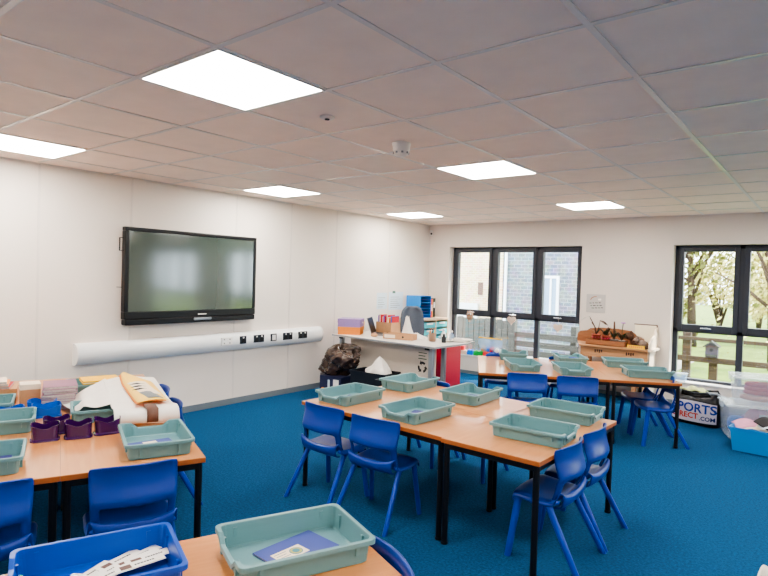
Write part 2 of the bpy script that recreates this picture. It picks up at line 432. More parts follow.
# ------------------------------------------------------------------ dado trunking with outlets
e = empty('wall_trunking', (0, 3.72, .61), label='long white half-round cable trunking on the wall under the screen', cat='trunking')
def trunk_prof(y): return [(x, y, z) for x, z in [(0, 0), (.03, .0)]+[(.03+.075*math.sin(a), .095-.095*math.cos(a)) for a in [PI*i/14 for i in range(1, 14)]]+[(.03, .19), (0, .19)]]
MB().loft([trunk_prof(-1.5), trunk_prof(1.5)]).build('trunking_body', 'white_gloss', e)
MB().loft([[(x*1.02, y, z*1.02-.002) for x, y, z in trunk_prof(1.5)], [(x*1.02, y, z*1.02-.002) for x, y, z in trunk_prof(1.512)]]).build('end_cap', 'white', e)
MB().loft([[(x*1.02, y, z*1.02-.002) for x, y, z in trunk_prof(-1.512)], [(x*1.02, y, z*1.02-.002) for x, y, z in trunk_prof(-1.5)]]).build('end_cap', 'white', e)
def outlet(y, w, m, kind):
    y -= 3.72; z = .112
    p = MB().bb(.098, .112, y-w/2, y+w/2, z-.043, z+.043, bev=.004).build('outlet_plate', m, e)
    n = 2 if w > .12 else 1
    for i in range(n):
        yy = y+(i-(n-1)/2)*.07
        if kind == 'socket':
            MB().bb(.112, .1135, yy-.022, yy+.022, z-.03, z+.012).build('outlet_socket', 'black', p)
            MB().bb(.112, .116, yy-.008, yy+.008, z+.018, z+.034).build('switch', 'white', p)
        elif kind == 'data':
            for dz in (-.02, .02): MB().bb(.112, .1135, yy-.006, yy+.006, z+dz-.006, z+dz+.006).build('data_port', 'dark', p)
        else:
            MB().bb(.112, .116, yy-.025, yy+.025, z-.03, z+.03).build('switch', 'white', p)
outlet(3.75, .146, 'white', 'data'); outlet(3.965, .086, 'sock_metal', 'socket'); outlet(4.187, .146, 'sock_metal', 'socket'); outlet(4.402, .086, 'sock_metal', 'switch')
outlet(4.622, .146, 'sock_metal', 'socket'); outlet(4.866, .146, 'sock_metal', 'socket')

# ------------------------------------------------------------------ furniture kinds
TH = .59
def make_table(L, D, name='classroom_table'):
    e = empty(name)
    MB().bb(-L/2, L/2, -D/2, D/2, TH-.004, TH, ).build('tabletop', 'beech', e)
    MB().bb(-L/2, L/2, -D/2, D/2, TH-.024, TH-.004).build('edge_band', 'edge', e)
    f = MB(); i = .03
    f.bb(-L/2+i, L/2-i, -D/2+.012, -D/2+.037, TH-.056, TH-.024); f.bb(-L/2+i, L/2-i, D/2-.037, D/2-.012, TH-.056, TH-.024)
    f.bb(-L/2+.012, -L/2+.037, -D/2+.02, D/2-.02, TH-.056, TH-.024); f.bb(L/2-.037, L/2-.012, -D/2+.02, D/2-.02, TH-.056, TH-.024)
    f.build('frame', 'black_metal', e)
    for sx in (-1, 1):
        for sy in (-1, 1):
            x, y = sx*(L/2-.026), sy*(D/2-.026)
            MB().cyl((x, y, .012), (x, y, TH-.024), 0.0165, n=12).cyl((x, y, 0), (x, y, .014), .019, n=12).build('leg', 'black_metal', e, smooth=False)
    return e

def make_chair():
    e = empty('school_chair')
    hw = .178
    # seat: dished shell with a waterfall front and a rear lip
    sw = .196
    yz = [(.192, .316), (.19, .336), (.178, .348), (.14, .352), (.08, .346), (.01, .341), (-.045, .344), (-.075, .352), (-.094, .366), (-.102, .376), (-.118, .374), (-.127, .354), (-.120, .326), (-.092, .304), (-.05, .298)]
    us = [-1, -.94, -.75, -.4, 0, .4, .75, .94, 1]
    def fs(u, v):
        i = round(u*(len(us)-1)); j = round(v*(len(yz)-1)); x = us[i]; y, z = yz[j]
        w = sw*(1.0 if j > 1 else .97) if j < 6 else sw+(hw*.99-sw)*min(4, j-5)/4-(.006*(j-9) if j > 9 else 0)
        zz = z+(.008*abs(x)**3 if j < 7 else 0) - (.03 if abs(x) == 1 and j < 8 else 0) + (.03*abs(x)**4 if 8 <= j < 12 else 0)
        yy = y - (.03*(x*x) if j < 3 else 0) + (.012*x*x if j >= 7 else 0)
        return (w*x, yy, zz)
    MB().grid(fs, len(us)-1, len(yz)-1).build('seat', 'blue_chair', e, smooth=True, solid=.010, sub=1)
    # backrest: shell with a wide hand slot between panel and seat
    zs = [.345, .368, .40, .446, .462, .50, .545, .595, .615, .622]; ys = [-.080, -.096, -.106, -.126, -.142, -.130, -.114, -.110, -.112, -.119]
    xs_ = [-1, -.93, -.78, -.72, -.36, 0, .36, .72, .78, .93, 1]
    def fb(u, v):
        i = round(u*(len(xs_)-1)); j = round(v*(len(zs)-1)); x = xs_[i]; z = zs[j]
        w = hw*(.97+.07*min(1, max(0, (z-.34)/.2)))
        if j == len(zs)-1: w *= .975
        y = ys[j] + (.040 if z > .44 else .026)*x*x
        if abs(x) == 1: y += .012
        return (w*x, y, z-(.006*x**4 if j >= len(zs)-2 else 0))
    def sk(i, j): return j < 3 and 2 <= i < 8
    MB().grid(fb, len(xs_)-1, len(zs)-1, sk).build('backrest', 'blue_chair', e, smooth=True, solid=.011, sub=1)
    for s in (-1, 1):
        for (a, b) in (((s*.158, .135, .345), (s*.186, .178, 0)), ((s*.160, -.015, .34), (s*.192, -.205, 0))):
            A = Vector(a); B = Vector(b); m = MB(); rings = []
            for t in (0, .15, .5, 1):
                p = A.lerp(B, t); wx = .0150*(1-.12*t); wy = (.028 if t == 0 else .0205)*(1-.1*t)
                rings.append([(p.x+wx*math.cos(q), p.y+wy*math.sin(q), p.z) for q in [2*PI*k_/10 for k_ in range(10)]])
            m.loft(rings); m.build('leg', 'blue_leg', e, smooth=True, bevel=.002)
    # the moulded under-frame that ties the legs to the seat
    u = MB()
    for s in (-1, 1): u.tube([(s*.160, .135, .335), (s*.164, .05, .322), (s*.163, -.02, .328), (s*.165, -.085, .350)], [.014, .016, .017, .010], 8)
    u.tube([(-.16, .05, .322), (0, .05, .328), (.16, .05, .322)], .010, 8)
    u.build('under_frame', 'blue_leg', e, smooth=True)
    return e

TH_, TW, TL = .075, .312, .427
def rect_loop(w, l, n=8, dens=10):
    pts = []
    r = .022
    def side(a, b, k): return [(a[0]+(b[0]-a[0])*t/k, a[1]+(b[1]-a[1])*t/k) for t in range(k)]
    hx, hy = w/2, l/2
    cs = [(hx-r, -hy+r, -PI/2), (hx-r, hy-r, 0), (-hx+r, hy-r, PI/2), (-hx+r, -hy+r, PI)]
    for i, (cx, cy, a0) in enumerate(cs):
        arc = [(cx+r*math.cos(a0+PI/2*t/4), cy+r*math.sin(a0+PI/2*t/4)) for t in range(5)]
        pts += arc
        nx = cs[(i+1) % 4]; q = (nx[0]+r*math.cos(nx[2]), nx[1]+r*math.sin(nx[2]))
        k = dens
        for t in range(1, k): pts.append((arc[-1][0]+(q[0]-arc[-1][0])*t/k, arc[-1][1]+(q[1]-arc[-1][1])*t/k))
    return pts
def make_tray(h=.076, m='teal', dip=.026, name='storage_tray'):
    base = rect_loop(TW, TL, dens=16)
    def ring(ins, z, dips):
        out = []
        for (x, y) in base:
            d = 0
            if y < -TL/2+.03 and abs(x) < .10 and dips:
                a = abs(x); t = 1 if a < .064 else max(0, (.10-a)/.036); d = dip*dips*t*t*(3-2*t)
            out.append((x*(1-2*ins/TW), y*(1-2*ins/TL), z-d))
        return out
    b = MB()
    b.loft([ring(.022, 0, 0), ring(.019, .003, 0), ring(.0145, h-.024, .35), ring(.0135, h-.015, 1), ring(.0, h-.015, 1), ring(0, h-.0015, 1), ring(.0015, h, 1), ring(.0125, h, 1), ring(.0145, h-.003, 1), ring(.0165, h-.026, .35), ring(.0225, .007, 0), ring(.027, .0035, 0)])
    # moulded ribs under the rim, as on the real trays
    for sx in (-1, 1):
        for y in (-.15, .15): b.bb(sx*(TW/2-.019), sx*(TW/2-.008), y-.006, y+.006, h-.045, h-.014)
        b.bb(sx*.085-.006, sx*.085+.006, -TL/2+.006, -TL/2+.022, .012, h-.015)
        b.bb(sx*.085-.006, sx*.085+.006, TL/2-.022, TL/2-.006, .012, h-.015)
    return b.build(name, m, None)
# ------------------------------------------------------------------ placing tables
def T2(o, ang, u, v):
    c, s = math.cos(ang), math.sin(ang)
    return (o[0]+u*c-v*s, o[1]+u*s+v*c)
t12 = make_table(1.2, .6)
used = [False]
tend = [None]
def table(x, y, rz, label, group, end=False):
    if end: o = make_table(1.14, .58)
    else: o = t12 if not used[0] else copy_tree(t12); used[0] = True
    o.location = (x, y, 0); o.rotation_euler = (0, 0, rz); tag(o, label, 'table', group)
    return o
rd = math.radians
aA = rd(-3)
table(2.968, 3.010, aA, 'beech topped table with two blue chairs tucked in along its near side', 'beech tables of the middle cluster')
table(2.998, 3.612, aA, 'beech topped table at the rear of the middle cluster, two teal trays on it', 'beech tables of the middle cluster')
table(3.858, 3.222, PI/2-rd(1.5), 'beech topped table across the end of the middle cluster, two blue chairs at its right', 'beech tables of the middle cluster', True)
aC = rd(29.5); oC = (2.617, 4.772)
p = T2(oC, aC, .6, .3); table(*p, aC, 'pale topped table of the far cluster with two blue chair backs at its front', 'beech tables of the far cluster')
p = T2(oC, aC, .6, .902); table(*p, aC, 'pale topped table of the far cluster nearest the three-pane window', 'beech tables of the far cluster')
p = T2(oC, aC, 1.502, .6); table(*p, aC+PI/2, 'beech topped table across the right end of the far cluster, near the wooden bench', 'beech tables of the far cluster')
aL = rd(68); oL = (2.92, 1.587)
Lp = lambda u, v: T2(oL, aL, u, v)
table(*Lp(-.3, .6), aL+PI/2, 'beech topped table under the single teal tray and purple caddies, front left of the room', 'beech tables of the cluttered left cluster')
table(*Lp(-.901, .6), aL+PI/2, 'beech topped table at the left edge of the photo, teal trays on it', 'beech tables of the cluttered left cluster')
table(*Lp(-.3, 1.802), aL+PI/2, 'beech topped table behind the white paper sheets and yellow booklet', 'beech tables of the cluttered left cluster')
table(*Lp(-.901, 1.802), aL+PI/2, 'beech topped table nearest the wall screen, under the stack of mauve books', 'beech tables of the cluttered left cluster')
aN = rd(67.5); oN = (3.79, 1.547)
Np = lambda u, v: T2(oN, aN, u, v)      # u along the rear edge, v away from the camera
table(*Np(-.6, -.305), aN, 'beech topped table nearest the camera, carrying a teal tray and a blue tray', 'beech table nearest the camera')

# ------------------------------------------------------------------ chairs
ch0 = make_chair(); cu = [False]
def chair(x, y, rz, label, group):
    o = ch0 if not cu[0] else copy_tree(ch0); cu[0] = True
    o.location = (x, y, 0); o.rotation_euler = (0, 0, rz); tag(o, label, 'chair', group)
g1 = 'blue chairs round the middle cluster'
chair(2.635, 2.74, rd(-2), 'blue school chair at the near left corner of the middle tables, back turned', g1)
chair(3.075, 2.725, rd(3), 'blue school chair at the near side of the middle tables, nearest the table seam', g1)
chair(2.65, 3.85, PI, 'blue school chair behind the middle tables, mostly hidden, farther from the right end', g1)
chair(3.10, 3.84, PI, 'blue school chair behind the middle tables whose legs show between the table legs', g1)
chair(4.085, 2.985, PI/2, 'blue school chair seen side on at the right end of the middle tables, nearer one', g1)
chair(4.085, 3.40, PI/2, 'blue school chair at the right end of the middle tables, half hidden by its neighbour', g1)
g2 = 'blue chairs round the far cluster'
p = T2(oC, aC, .44, -.01); chair(*p, aC, 'blue school chair with its back to the camera at the left of the far tables', g2)
p = T2(oC, aC, .88, -.05); chair(*p, aC, 'blue school chair with its back to the camera at the middle of the far tables', g2)
p = T2(oC, aC, .27, 1.12); chair(*p, aC+PI, 'blue school chair on the window side of the far tables, nearest the toy bricks', g2)
p = T2(oC, aC, .97, 1.12); chair(*p, aC+PI, 'blue school chair on the window side of the far tables, nearest the plant bench', g2)
chair(3.97, 5.765, rd(31)+PI/2, 'blue school chair side on at the far tables, the nearer of two there', g2)
chair(3.745, 6.135, rd(31)+PI/2, 'blue school chair side on at the far tables, behind its matching neighbour', g2)
g3 = 'blue chairs round the left cluster'
p = Lp(-.315, .02); chair(*p, aL, 'blue school chair facing the table with the purple caddies, back to the camera', g3)
p = Lp(-.875, .01); chair(*p, aL, 'blue school chair cut off by the left edge of the photo', g3)
p = Lp(-.03, 1.10); chair(*p, aL+PI/2, 'blue school chair beyond the white paper sheets, only its back edge and one leg showing', g3)
p = Lp(-.03, 1.60); chair(*p, aL+PI/2, 'blue school chair farthest along the left tables, a sliver beside the yellow booklet', g3)
p = Np(-.085, -.42); chair(*p, aN+PI/2, 'blue school chair at the right end of the table nearest the camera', 'blue chair at the nearest table')

# ------------------------------------------------------------------ trays
tr0 = make_tray(); tu = [False]
def tray(x, y, rz, label, group, z=TH):
    o = tr0 if not tu[0] else tr0.copy()
    if tu[0]: COL.objects.link(o)
    tu[0] = True
    o.location = (x, y, z+.0005); o.rotation_euler = (0, 0, rz); tag(o, label, 'tray', group); return o
gm = 'teal trays on the middle tables'; gf = 'teal trays on the far tables'; gl = 'teal trays on the left tables'
tray(2.563, 3.018, rd(-1.4), 'open teal plastic tray on the middle tables directly behind the leftmost chair back', gm)
tray(2.585, 3.70, rd(-1)+PI, 'open teal plastic tray on the middle tables in front of the recycling sign', gm)
tray(3.176, 2.965, rd(-3.4), 'open teal plastic tray on the middle tables near their front edge and the table seam', gm)
tray(3.166, 3.67, rd(1)+PI, 'open teal plastic tray on the middle tables in front of the red cupboard', gm)
tray(3.925, 3.052, rd(2.4)+PI/2, 'open teal plastic tray on the end table of the middle cluster, nearer the camera', gm)
tray(3.884, 3.639, rd(1.9)+PI/2, 'open teal plastic tray on the end table of the middle cluster, nearer the window', gm)
tray(2.417, 5.924, rd(24.9)+PI, 'open teal plastic tray on the far tables beside the toy bricks, rearmost on the left', gf)
tray(2.793, 5.331, rd(37), 'open teal plastic tray on the far tables right behind the first chair back', gf)
tray(2.975, 6.151, rd(32.4)+PI, 'open teal plastic tray on the far tables, middle of the window side', gf)
tray(3.249, 5.463, rd(34.1), 'open teal plastic tray on the far tables behind the second chair back', gf)
tray(3.50, 6.33, rd(27.4)+PI/2, 'open teal plastic tray on the far tables right in front of the wooden plant bench', gf)
tray(3.841, 5.842, rd(30.2)+PI/2, 'open teal plastic tray on the far tables nearest the black holdall', gf)
tL1 = tray(2.593, 1.515, rd(67.6)+PI, 'open teal tray in front of the white paper sheets, blue booklet inside', gl)
p = Lp(-.935, .915); tray(*p, aL+PI/2, 'open teal tray at the left edge of the photo beside the blue caddies', gl)
p = Lp(-.95, .235); tray(*p, aL-PI/2, 'open teal tray at the left edge of the photo, nearest on the left table', gl)
p = Lp(-1.06, 1.36); tray(*p, aL-PI/2, 'open teal tray at the left edge beneath the red and cream books', gl)
p = Lp(-.34, 1.0); tray(*p, aL+PI/2, 'teal tray buried under the white paper sheets', gl)
p = Lp(-.36, 1.78); tray(*p, aL+PI/2, 'teal tray behind the white paper sheets with a yellow folder in it', gl)
tN = tray(3.933, 1.221, rd(67.6)-PI/2, 'large looking teal tray on the nearest table with a blue exercise book inside', 'teal tray on the nearest table')
bt = make_tray(.08, 'blue_tray', .016, 'storage_tray')
place(bt, (3.655, .745, TH+.0005), rd(69)-PI/2); tag(bt, 'bright blue plastic tray full of printed word cards on the nearest table', 'tray')

def book(x, y, z, rz, w, l, t, m, label, name='exercise_book', group=None):
    e = empty(name, (x, y, z), rz, label, 'book', group)
    MB().bb(-w/2+.002, w/2-.002, -l/2+.002, l/2-.002, .001, t-.001).build('page_block', 'pages', e)
    MB().bb(-w/2, w/2, -l/2, l/2, t-.0012, t).bb(-w/2, w/2, -l/2, l/2, 0, .0012).bb(-w/2, -w/2+.0015, -l/2, l/2, 0, t).build('cover', m, e)
    return e
zt = TH+.0055
# book in the nearest tray, with its white name label and round crest
b = book(3.924, 1.242, zt, rd(-3), .152, .228, .006, 'book_blue', 'blue exercise book with white label lying in the nearest teal tray', 'exercise_book')
lb = MB().bb(-.022, .036, -.088, .022, .006, .0066).build('name_label', 'cream', b)
MB().lathe([(.022, .0066), (.022, .0071)], (.008, -.010, 0), 24).build('crest_ring', 'teal_ink', lb)
MB().lathe([(.019, .0071), (.019, .0075)], (.008, -.010, 0), 24).build('crest_field', 'olive', lb)
MB().lathe([(.012, .0075), (.012, .0079)], (.008, -.010, 0), 24).build('crest_centre', 'teal_ink', lb)
for i, w_ in enumerate((.045, .038, .045)): MB().bb(-.012+.013*i, -.0095+.013*i, -.082, -.082+w_, .0066, .0069).build('text_line', 'grey_ink', lb)
b = book(2.548, 1.515, zt, rd(76), .2, .065, .006, 'book_blue', 'blue booklet with a white card lying in the tray before the white sheets')
MB().bb(-.035, .03, -.03, .012, .006, .0066).build('name_label', 'cream', b)
for (x, y, a, tx) in [(2.58, 3.03, 20, 'behind the leftmost chair back of the middle tables'), (3.19, 2.98, 15, 'beside the table seam of the middle tables'), (3.17, 3.69, 10, 'in front of the red cupboard')]:
    book(x, y, zt, rd(a), .15, .2, .006, 'book_purple', 'purple exercise book inside the teal tray '+tx)
p = Lp(-.87, .26); book(*p, zt, aL, .15, .2, .006, 'book_purple', 'purple exercise book in the tray nearest the left edge of the photo')

# word cards and pen in the blue tray
def blue_local(x, y): return T2((3.655, .745), rd(69), x, y)
cards = [(3.610, .672, 122), (3.598, .752, 112), (3.592, .835, 103), (3.612, .885, 98), (3.640, .79, 104), (3.642, .866, 92), (3.664, .893, 84), (3.682, .765, 96), (3.694, .845, 82)]
for i, (px, py, a) in enumerate(cards):
    z = zt+.003+.0036*i
    e = empty('word_card', (px, py, z), rd(a), 'white printed word card among the pile in the blue tray', 'card', 'word cards in the blue tray')
    e.rotation_euler.x = rd(random.uniform(-2, 3))
    MB().bb(-.07, .07, -.019, .019, 0, .0016).build('card_sheet', 'paper', e, bevel=.0006)
    if i % 3 != 1: MB().bb(-.055, -.025, -.011, .011, .0016, .002).build('picture', 'brown', e)
    # printed word shown as a broken stroke row
    m = MB(); xx = -.015
    for q in range(7):
        w_ = random.uniform(.004, .008); m.bb(xx, xx+w_, -.003, .003, .0016, .0019); xx += w_+.0018
    m.build('print', 'ink', e)
    MB().bb(-.066, .066, -.0168, -.0160, .0016, .0019).build('border_line', 'grey_ink', e)
px, py = blue_local(-.185, -.07)
e = empty('felt_pen', (px, py, zt+.007), rd(30), 'green felt pen standing in the corner of the blue tray', 'pen')
MB().cyl((0, 0, 0), (0, .005, .07), .006, n=10).build('barrel', 'green', e)
MB().cyl((0, .005, .07), (0, .0065, .09), .0068, .005, n=10).build('cap', 'green', e)
px, py = blue_local(.09, -.138)
o = MB().bb(-.035, .035, -.003, .003, 0, .05).build('eraser', 'teal_b', None, bevel=.002); place(o, (px, py, zt), rd(69)); tag(o, 'pale teal eraser against the wall of the blue tray', 'eraser')
px, py = Np(-1.12, -.16)
o = MB().bb(-.1, .1, -.14, .14, 0, .0015).build('paper_sheet', 'paper'); place(o, (px, py, TH+.0005), aN+.1); tag(o, 'white paper sheet left of the blue tray on the nearest table', 'paper')

# ------------------------------------------------------------------ things on the left tables
def caddy(m, w=.125, d=.075, h=.085):
    n = 16; base = []
    hx, hy, r = w/2, d/2, .028
    for i, (cx, cy, a0) in enumerate([(hx-r, -hy+r, -PI/2), (hx-r, hy-r, 0), (-hx+r, hy-r, PI/2), (-hx+r, -hy+r, PI)]):
        arc = [(cx+r*math.cos(a0+PI/2*t/4), cy+r*math.sin(a0+PI/2*t/4)) for t in range(5)]
        base += arc
        nx = [(hx-r, -hy+r, -PI/2), (hx-r, hy-r, 0), (-hx+r, hy-r, PI/2), (-hx+r, -hy+r, PI)][(i+1) % 4]
        q = (nx[0]+r*math.cos(nx[2]), nx[1]+r*math.sin(nx[2]))
        for t in range(1, 8): base.append((arc[-1][0]+(q[0]-arc[-1][0])*t/8, arc[-1][1]+(q[1]-arc[-1][1])*t/8))
    def ring(k, z, wave):
        return [(x*k, y*k, z-(wave*(0.008*(1+math.cos(min(1, abs(x)/hx/.8)*PI))+(.008 if y < -hy*.5 else 0)) if wave else 0)) for x, y in base]
    b = MB()
    b.loft([ring(1.04, 0, 0), ring(1.04, .008, 0), ring(.93, .012, 0), ring(1.0, h, 1), ring(.95, h, 1), ring(.88, .016, 0)])
    return b.build('pencil_caddy', m)
def put_caddy(src, u, v, rz, label, group):
    o = src if not src.get('label') else src.copy()
    if o is not src: COL.objects.link(o)
    x, y = Lp(u, v); place(o, (x, y, TH+.0005), aL+rz); tag(o, label, 'caddy', group); return o
pc = caddy('purple', .128, .088, .088); gp = 'purple pencil caddies'
put_caddy(pc, -.67, .60, .04, 'dark purple plastic pencil caddy, leftmost of the front three', gp)
put_caddy(pc, -.52, .595, -.03, 'dark purple plastic pencil caddy, middle of the front three', gp)
put_caddy(pc, -.385, .62, .10, 'dark purple plastic pencil caddy nearest the teal tray with the blue booklet', gp)
put_caddy(pc, -.62, .725, .0, 'dark purple plastic pencil caddy standing behind the front three', gp)
bc = caddy('caddy_blue', .15, .10, .075); gb = 'blue pencil caddies'
put_caddy(bc, -.675, 1.14, .1, 'bright blue plastic caddy in front of the mauve books, nearest the purple caddies', gb)
put_caddy(bc, -.70, 1.265, -.3, 'bright blue plastic caddy tucked against the mauve book stack', gb)
put_caddy(bc, -.86, 1.125, .15, 'bright blue plastic caddy behind the left-edge teal tray', gb)
# stack of mauve books
x, y = Lp(-.61, 1.40)
z = TH+.0005
for i in range(9):
    t = .0155
    e = book(x+random.uniform(-.006, .006), y+random.uniform(-.006, .006), z, aL+random.uniform(-.04, .04), .185, .24, t, 'mauve',
             'mauve exercise book topmost of the tall stack' if i == 8 else 'mauve exercise book within the tall stack, only its page edges showing', group='mauve exercise books in the stack')
    z += t+.0004
# tall white-and-brown carton beside the stack
x, y = Lp(-.775, 1.5)
e = empty('carton', (x, y, TH+.0005), aL+.1, 'small tan carton with a white lid left of the mauve books', 'box')
MB().bb(-.055, .055, -.06, .06, 0, .105).build('carton_body', 'cardboard', e)
MB().bb(-.057, .057, -.062, .062, .105, .14).build('lid', 'cream', e, bevel=.003)
# red and cream books on the left tray
x, y = Lp(-1.0, 1.66); z = TH+.0005
# they rest on a low box behind the tray
e = empty('card_box', (x, y, z), aL, 'low cardboard box carrying red books behind the left-edge trays', 'box')
MB().bb(-.15, .15, -.1, .1, 0, .085).build('box_body', 'cardboard', e); MB().bb(-.152, .152, -.102, .102, .075, .095).build('lid', 'cardboard', e)
z += .096
for i, (m, lab) in enumerate((('red', 'red covered book at the bottom of the pile on the left edge box'), ('orange', 'orange covered book in the pile on the left edge box'), ('cream', 'cream covered book on top of the pile on the left edge box'))):
    book(x+.01*i, y-.008*i, z, aL+.08*(i-1), .24-.02*i, .19, .016, m, lab, 'textbook'); z += .0165
# white paper sheets: long leaf with a rolled front, and a tail falling left
def sheetpt(uc, vc, zc):
    x, y = Lp(uc, vc); return (x, y, zc)
prof = [(.655, .612), (.64, .62), (.628, .64), (.626, .668), (.64, .692), (.67, .702), (.71, .698), (.76, .69), (.85, .694), (1.0, .704), (1.15, .716), (1.3, .728), (1.38, .736), (1.44, .736), (1.46, .724)]
def fsh(u, v):
    j = round(v*(len(prof)-1)); vv, z = prof[j]
    uu = -.35+.35*u - .03*v + .04*v*(u-.5)*-1
    return sheetpt(uu, vv+.02*(u-.5), z+.006*math.sin(u*PI*2+v*6)+(.0 if j < 8 else .012*math.sin(u*PI)))
e = empty('paper_roll', (0, 0, 0), 0, 'large sheet of white paper with a rolled front edge spread over the left tables', 'paper')
MB().grid(fsh, 16, len(prof)-1).build('paper_leaf', 'paper', e, smooth=True, solid=.002, sub=1)
bp = [(.640, .6165), (.622, .63), (.618, .66), (.628, .695), (.66, .712), (.70, .712), (.735, .704)]
def fband(u, v):
    j = round(v*(len(bp)-1)); vv, z = bp[j]; return sheetpt(-.185+.06*u-.012*(v > .5), vv, z+.004)
MB().grid(fband, 2, len(bp)-1).build('brown_band', 'brown', e, smooth=True, solid=.0015)
def ftail(u, v):
    # from the leaf's left edge down to the table at the left
    uu = -.34-.26*u; a0, b0 = .84, 1.50; a1, b1 = 1.30, 1.40
    vv = (a0+(a1-a0)*u**2.4)*(1-v)+(b0+(b1-b0)*u)*v
    z = .700+.035*v - (.085+.03*v)*min(1, u*1.15)**1.1 + .010*math.sin(u*8+v*4)*u
    return sheetpt(uu, vv, max(.674 if (uu > -.5 and vv < 1.2) else .598, z))
o = MB().grid(ftail, 14, 8).build('paper_sheet', 'paper', None, smooth=True, solid=.0015, sub=1); tag(o, 'white paper tail sloping down left of the rolled sheet towards the mauve books', 'paper')
x, y = Lp(-.47, 1.12)
# yellow booklet resting on the sheet
e = empty('booklet', (0, 0, 0), 0, 'yellow booklet with a grey picture lying on the white paper sheet', 'booklet')
def zsheet(vv):
    for (a, za), (b, zb) in zip(prof[5:], prof[6:]):
        if a <= vv <= b: return za+(zb-za)*(vv-a)/(b-a)
    return prof[-1][1]
def fbk(lift, u0, u1, v0, v1):
    def f(u, v):
        vv = v0+(v1-v0)*v; k_ = max(0, (vv-1.2)/.24); uu = u0+(u1-u0)*(u*(1-.75*k_)+.12*k_) - .02*v - .05*(vv-.7)
        return sheetpt(uu, vv, zsheet(min(vv, 1.5))+.022+lift+.012*math.sin(u*PI)+max(0, vv-1.4)*.1)
    return f
MB().grid(fbk(-.003, -.23, -.06, .70, 1.42), 6, 16).build('back_cover', 'orange', e, smooth=True, solid=.0015)
MB().grid(fbk(.003, -.22, -.05, .70, 1.44), 6, 16).build('front_cover', 'yellow', e, smooth=True, solid=.0015)
MB().grid(fbk(.0055, -.20, -.065, .88, 1.18), 6, 8).build('text_panel', 'cream', e, smooth=True, solid=.0008)
MB().grid(fbk(.0075, -.175, -.07, .78, .93), 4, 4).build('picture', 'grey_ink', e, smooth=True, solid=.0008)
for v0 in (.99, 1.05, 1.11): MB().grid(fbk(.0075, -.19, -.10, v0, v0+.022), 4, 2).build('text_line', 'ink', e, solid=.0006)
# yellow folder in the tray behind
x, y = Lp(-.36, 1.78)
e = empty('folder', (x, y, TH+.03), aL+.1, 'yellow folder lying across the teal tray behind the white sheets', 'folder')
MB().bb(-.12, .12, -.1, .1, .044, .05).build('back_cover', 'yellow2', e); MB().bb(-.12, .12, -.1, .1, .056, .066).build('front_cover', 'yellow2', e, bevel=.002); MB().bb(-.115, .115, -.095, .095, .05, .056).build('page_block', 'paper', e)

# ------------------------------------------------------------------ teacher's desk corner
aD = rd(-3); oD = (.22, 5.27)
Dp = lambda u, v: T2(oD, aD, u, v)
e = empty('teacher_desk', (*oD, 0), aD, 'white topped office desk with a pale front panel by the back left corner', 'desk')
DZ = .72; DW, DD = 1.62, .74
MB().bb(0, DW, 0, DD, DZ-.024, DZ).build('desktop', 'desk', e, bevel=.003)
MB().bb(-.001, DW+.001, -.001, DD+.001, DZ-.020, DZ-.004).build('edge_band', 'silver', e)
MB().bb(.14, DW-.13, .20, .218, .25, DZ-.026).build('modesty_panel', 'panel_desk', e)
for x in (.1, DW-.1):
    l = MB(); l.bb(x-.025, x+.025, .06, .11, .03, DZ-.026); l.build('leg', 'silver', e, bevel=.004)
    l = MB(); l.bb(x-.025, x+.025, .30, .34, .03, DZ-.026); l.build('leg', 'silver', e, bevel=.004)
    MB().bb(x-.03, x+.03, .03, DD-.05, 0, .03).build('foot_bar', 'silver', e, bevel=.005)
for x in (.16, DW-.1): MB().bb(x-.03, x+.03, -.004, .004, DZ-.045, DZ-.026).build('corner_clip', 'black', e)
# recycling sign on the panel
sg = empty('recycling_sign', (*Dp(1.31, .199), .36), aD, 'recycling arrows emblem with small text stuck on the desk panel', 'sign')
MB().bb(-.085, .085, -.0012, -.0004, 0, .27).build('sign_sheet', 'panel_desk', sg)
for k_ in range(3):
    a = PI/2+k_*2*PI/3; c = Vector((0, 0, .08)); m = MB(); R = .066
    pts = [(c.x+R*math.cos(a+t), c.z+R*math.sin(a+t)) for t in (-.75, -.4, 0, .3)]; pin = [(c.x+R*.58*math.cos(a+t), c.z+R*.58*math.sin(a+t)) for t in (-.75, -.4, 0, .3)]
    poly = pts+[(c.x+R*1.25*math.cos(a+.3), c.z+R*1.25*math.sin(a+.3)), (c.x+R*.8*math.cos(a+.85), c.z+R*.8*math.sin(a+.85)), (c.x+R*.36*math.cos(a+.3), c.z+R*.36*math.sin(a+.3))]+pin[::-1]
    m.prism(poly, 0, .0012, Matrix.Translation((0, -.0012, 0)) @ Matrix.Rotation(PI/2, 4, 'X')); m.build('arrow', 'ink', sg)
for i in range(3): MB().bb(-.06, .06-.02*(i % 2), -.002, -.0012, .172+.034*i, .182+.034*i).build('text_line', 'ink_green', sg)

zd = DZ+.0005
def lidbox(x, y, z, rz, w, d, h, m, name, label, cat='box'):
    e = empty(name, (x, y, z), rz, label, cat)
    MB().bb(-w/2+.004, w/2-.004, -d/2+.004, d/2-.004, 0, h).build('box_body', m, e)
    MB().bb(-w/2, w/2, -d/2, d/2, h*.55, h+.002).build('lid', m, e, bevel=.002)
    return e
bx = Dp(.22, .16)
lidbox(.36, 5.47, zd, rd(30), .29, .27, .095, 'orange', 'storage_box', 'flat orange cardboard box under a lilac one on the desk')
lidbox(.36, 5.47, zd+.0975, rd(30), .295, .275, .10, 'lilac', 'storage_box', 'flat lilac cardboard box stacked on an orange one on the desk')
b_ = [o for o in COL.objects if o.name.startswith('storage_box')][-1]
MB().bb(.1475, .1485, .02, .06, .04, .06).build('label_plate', 'paper', b_)
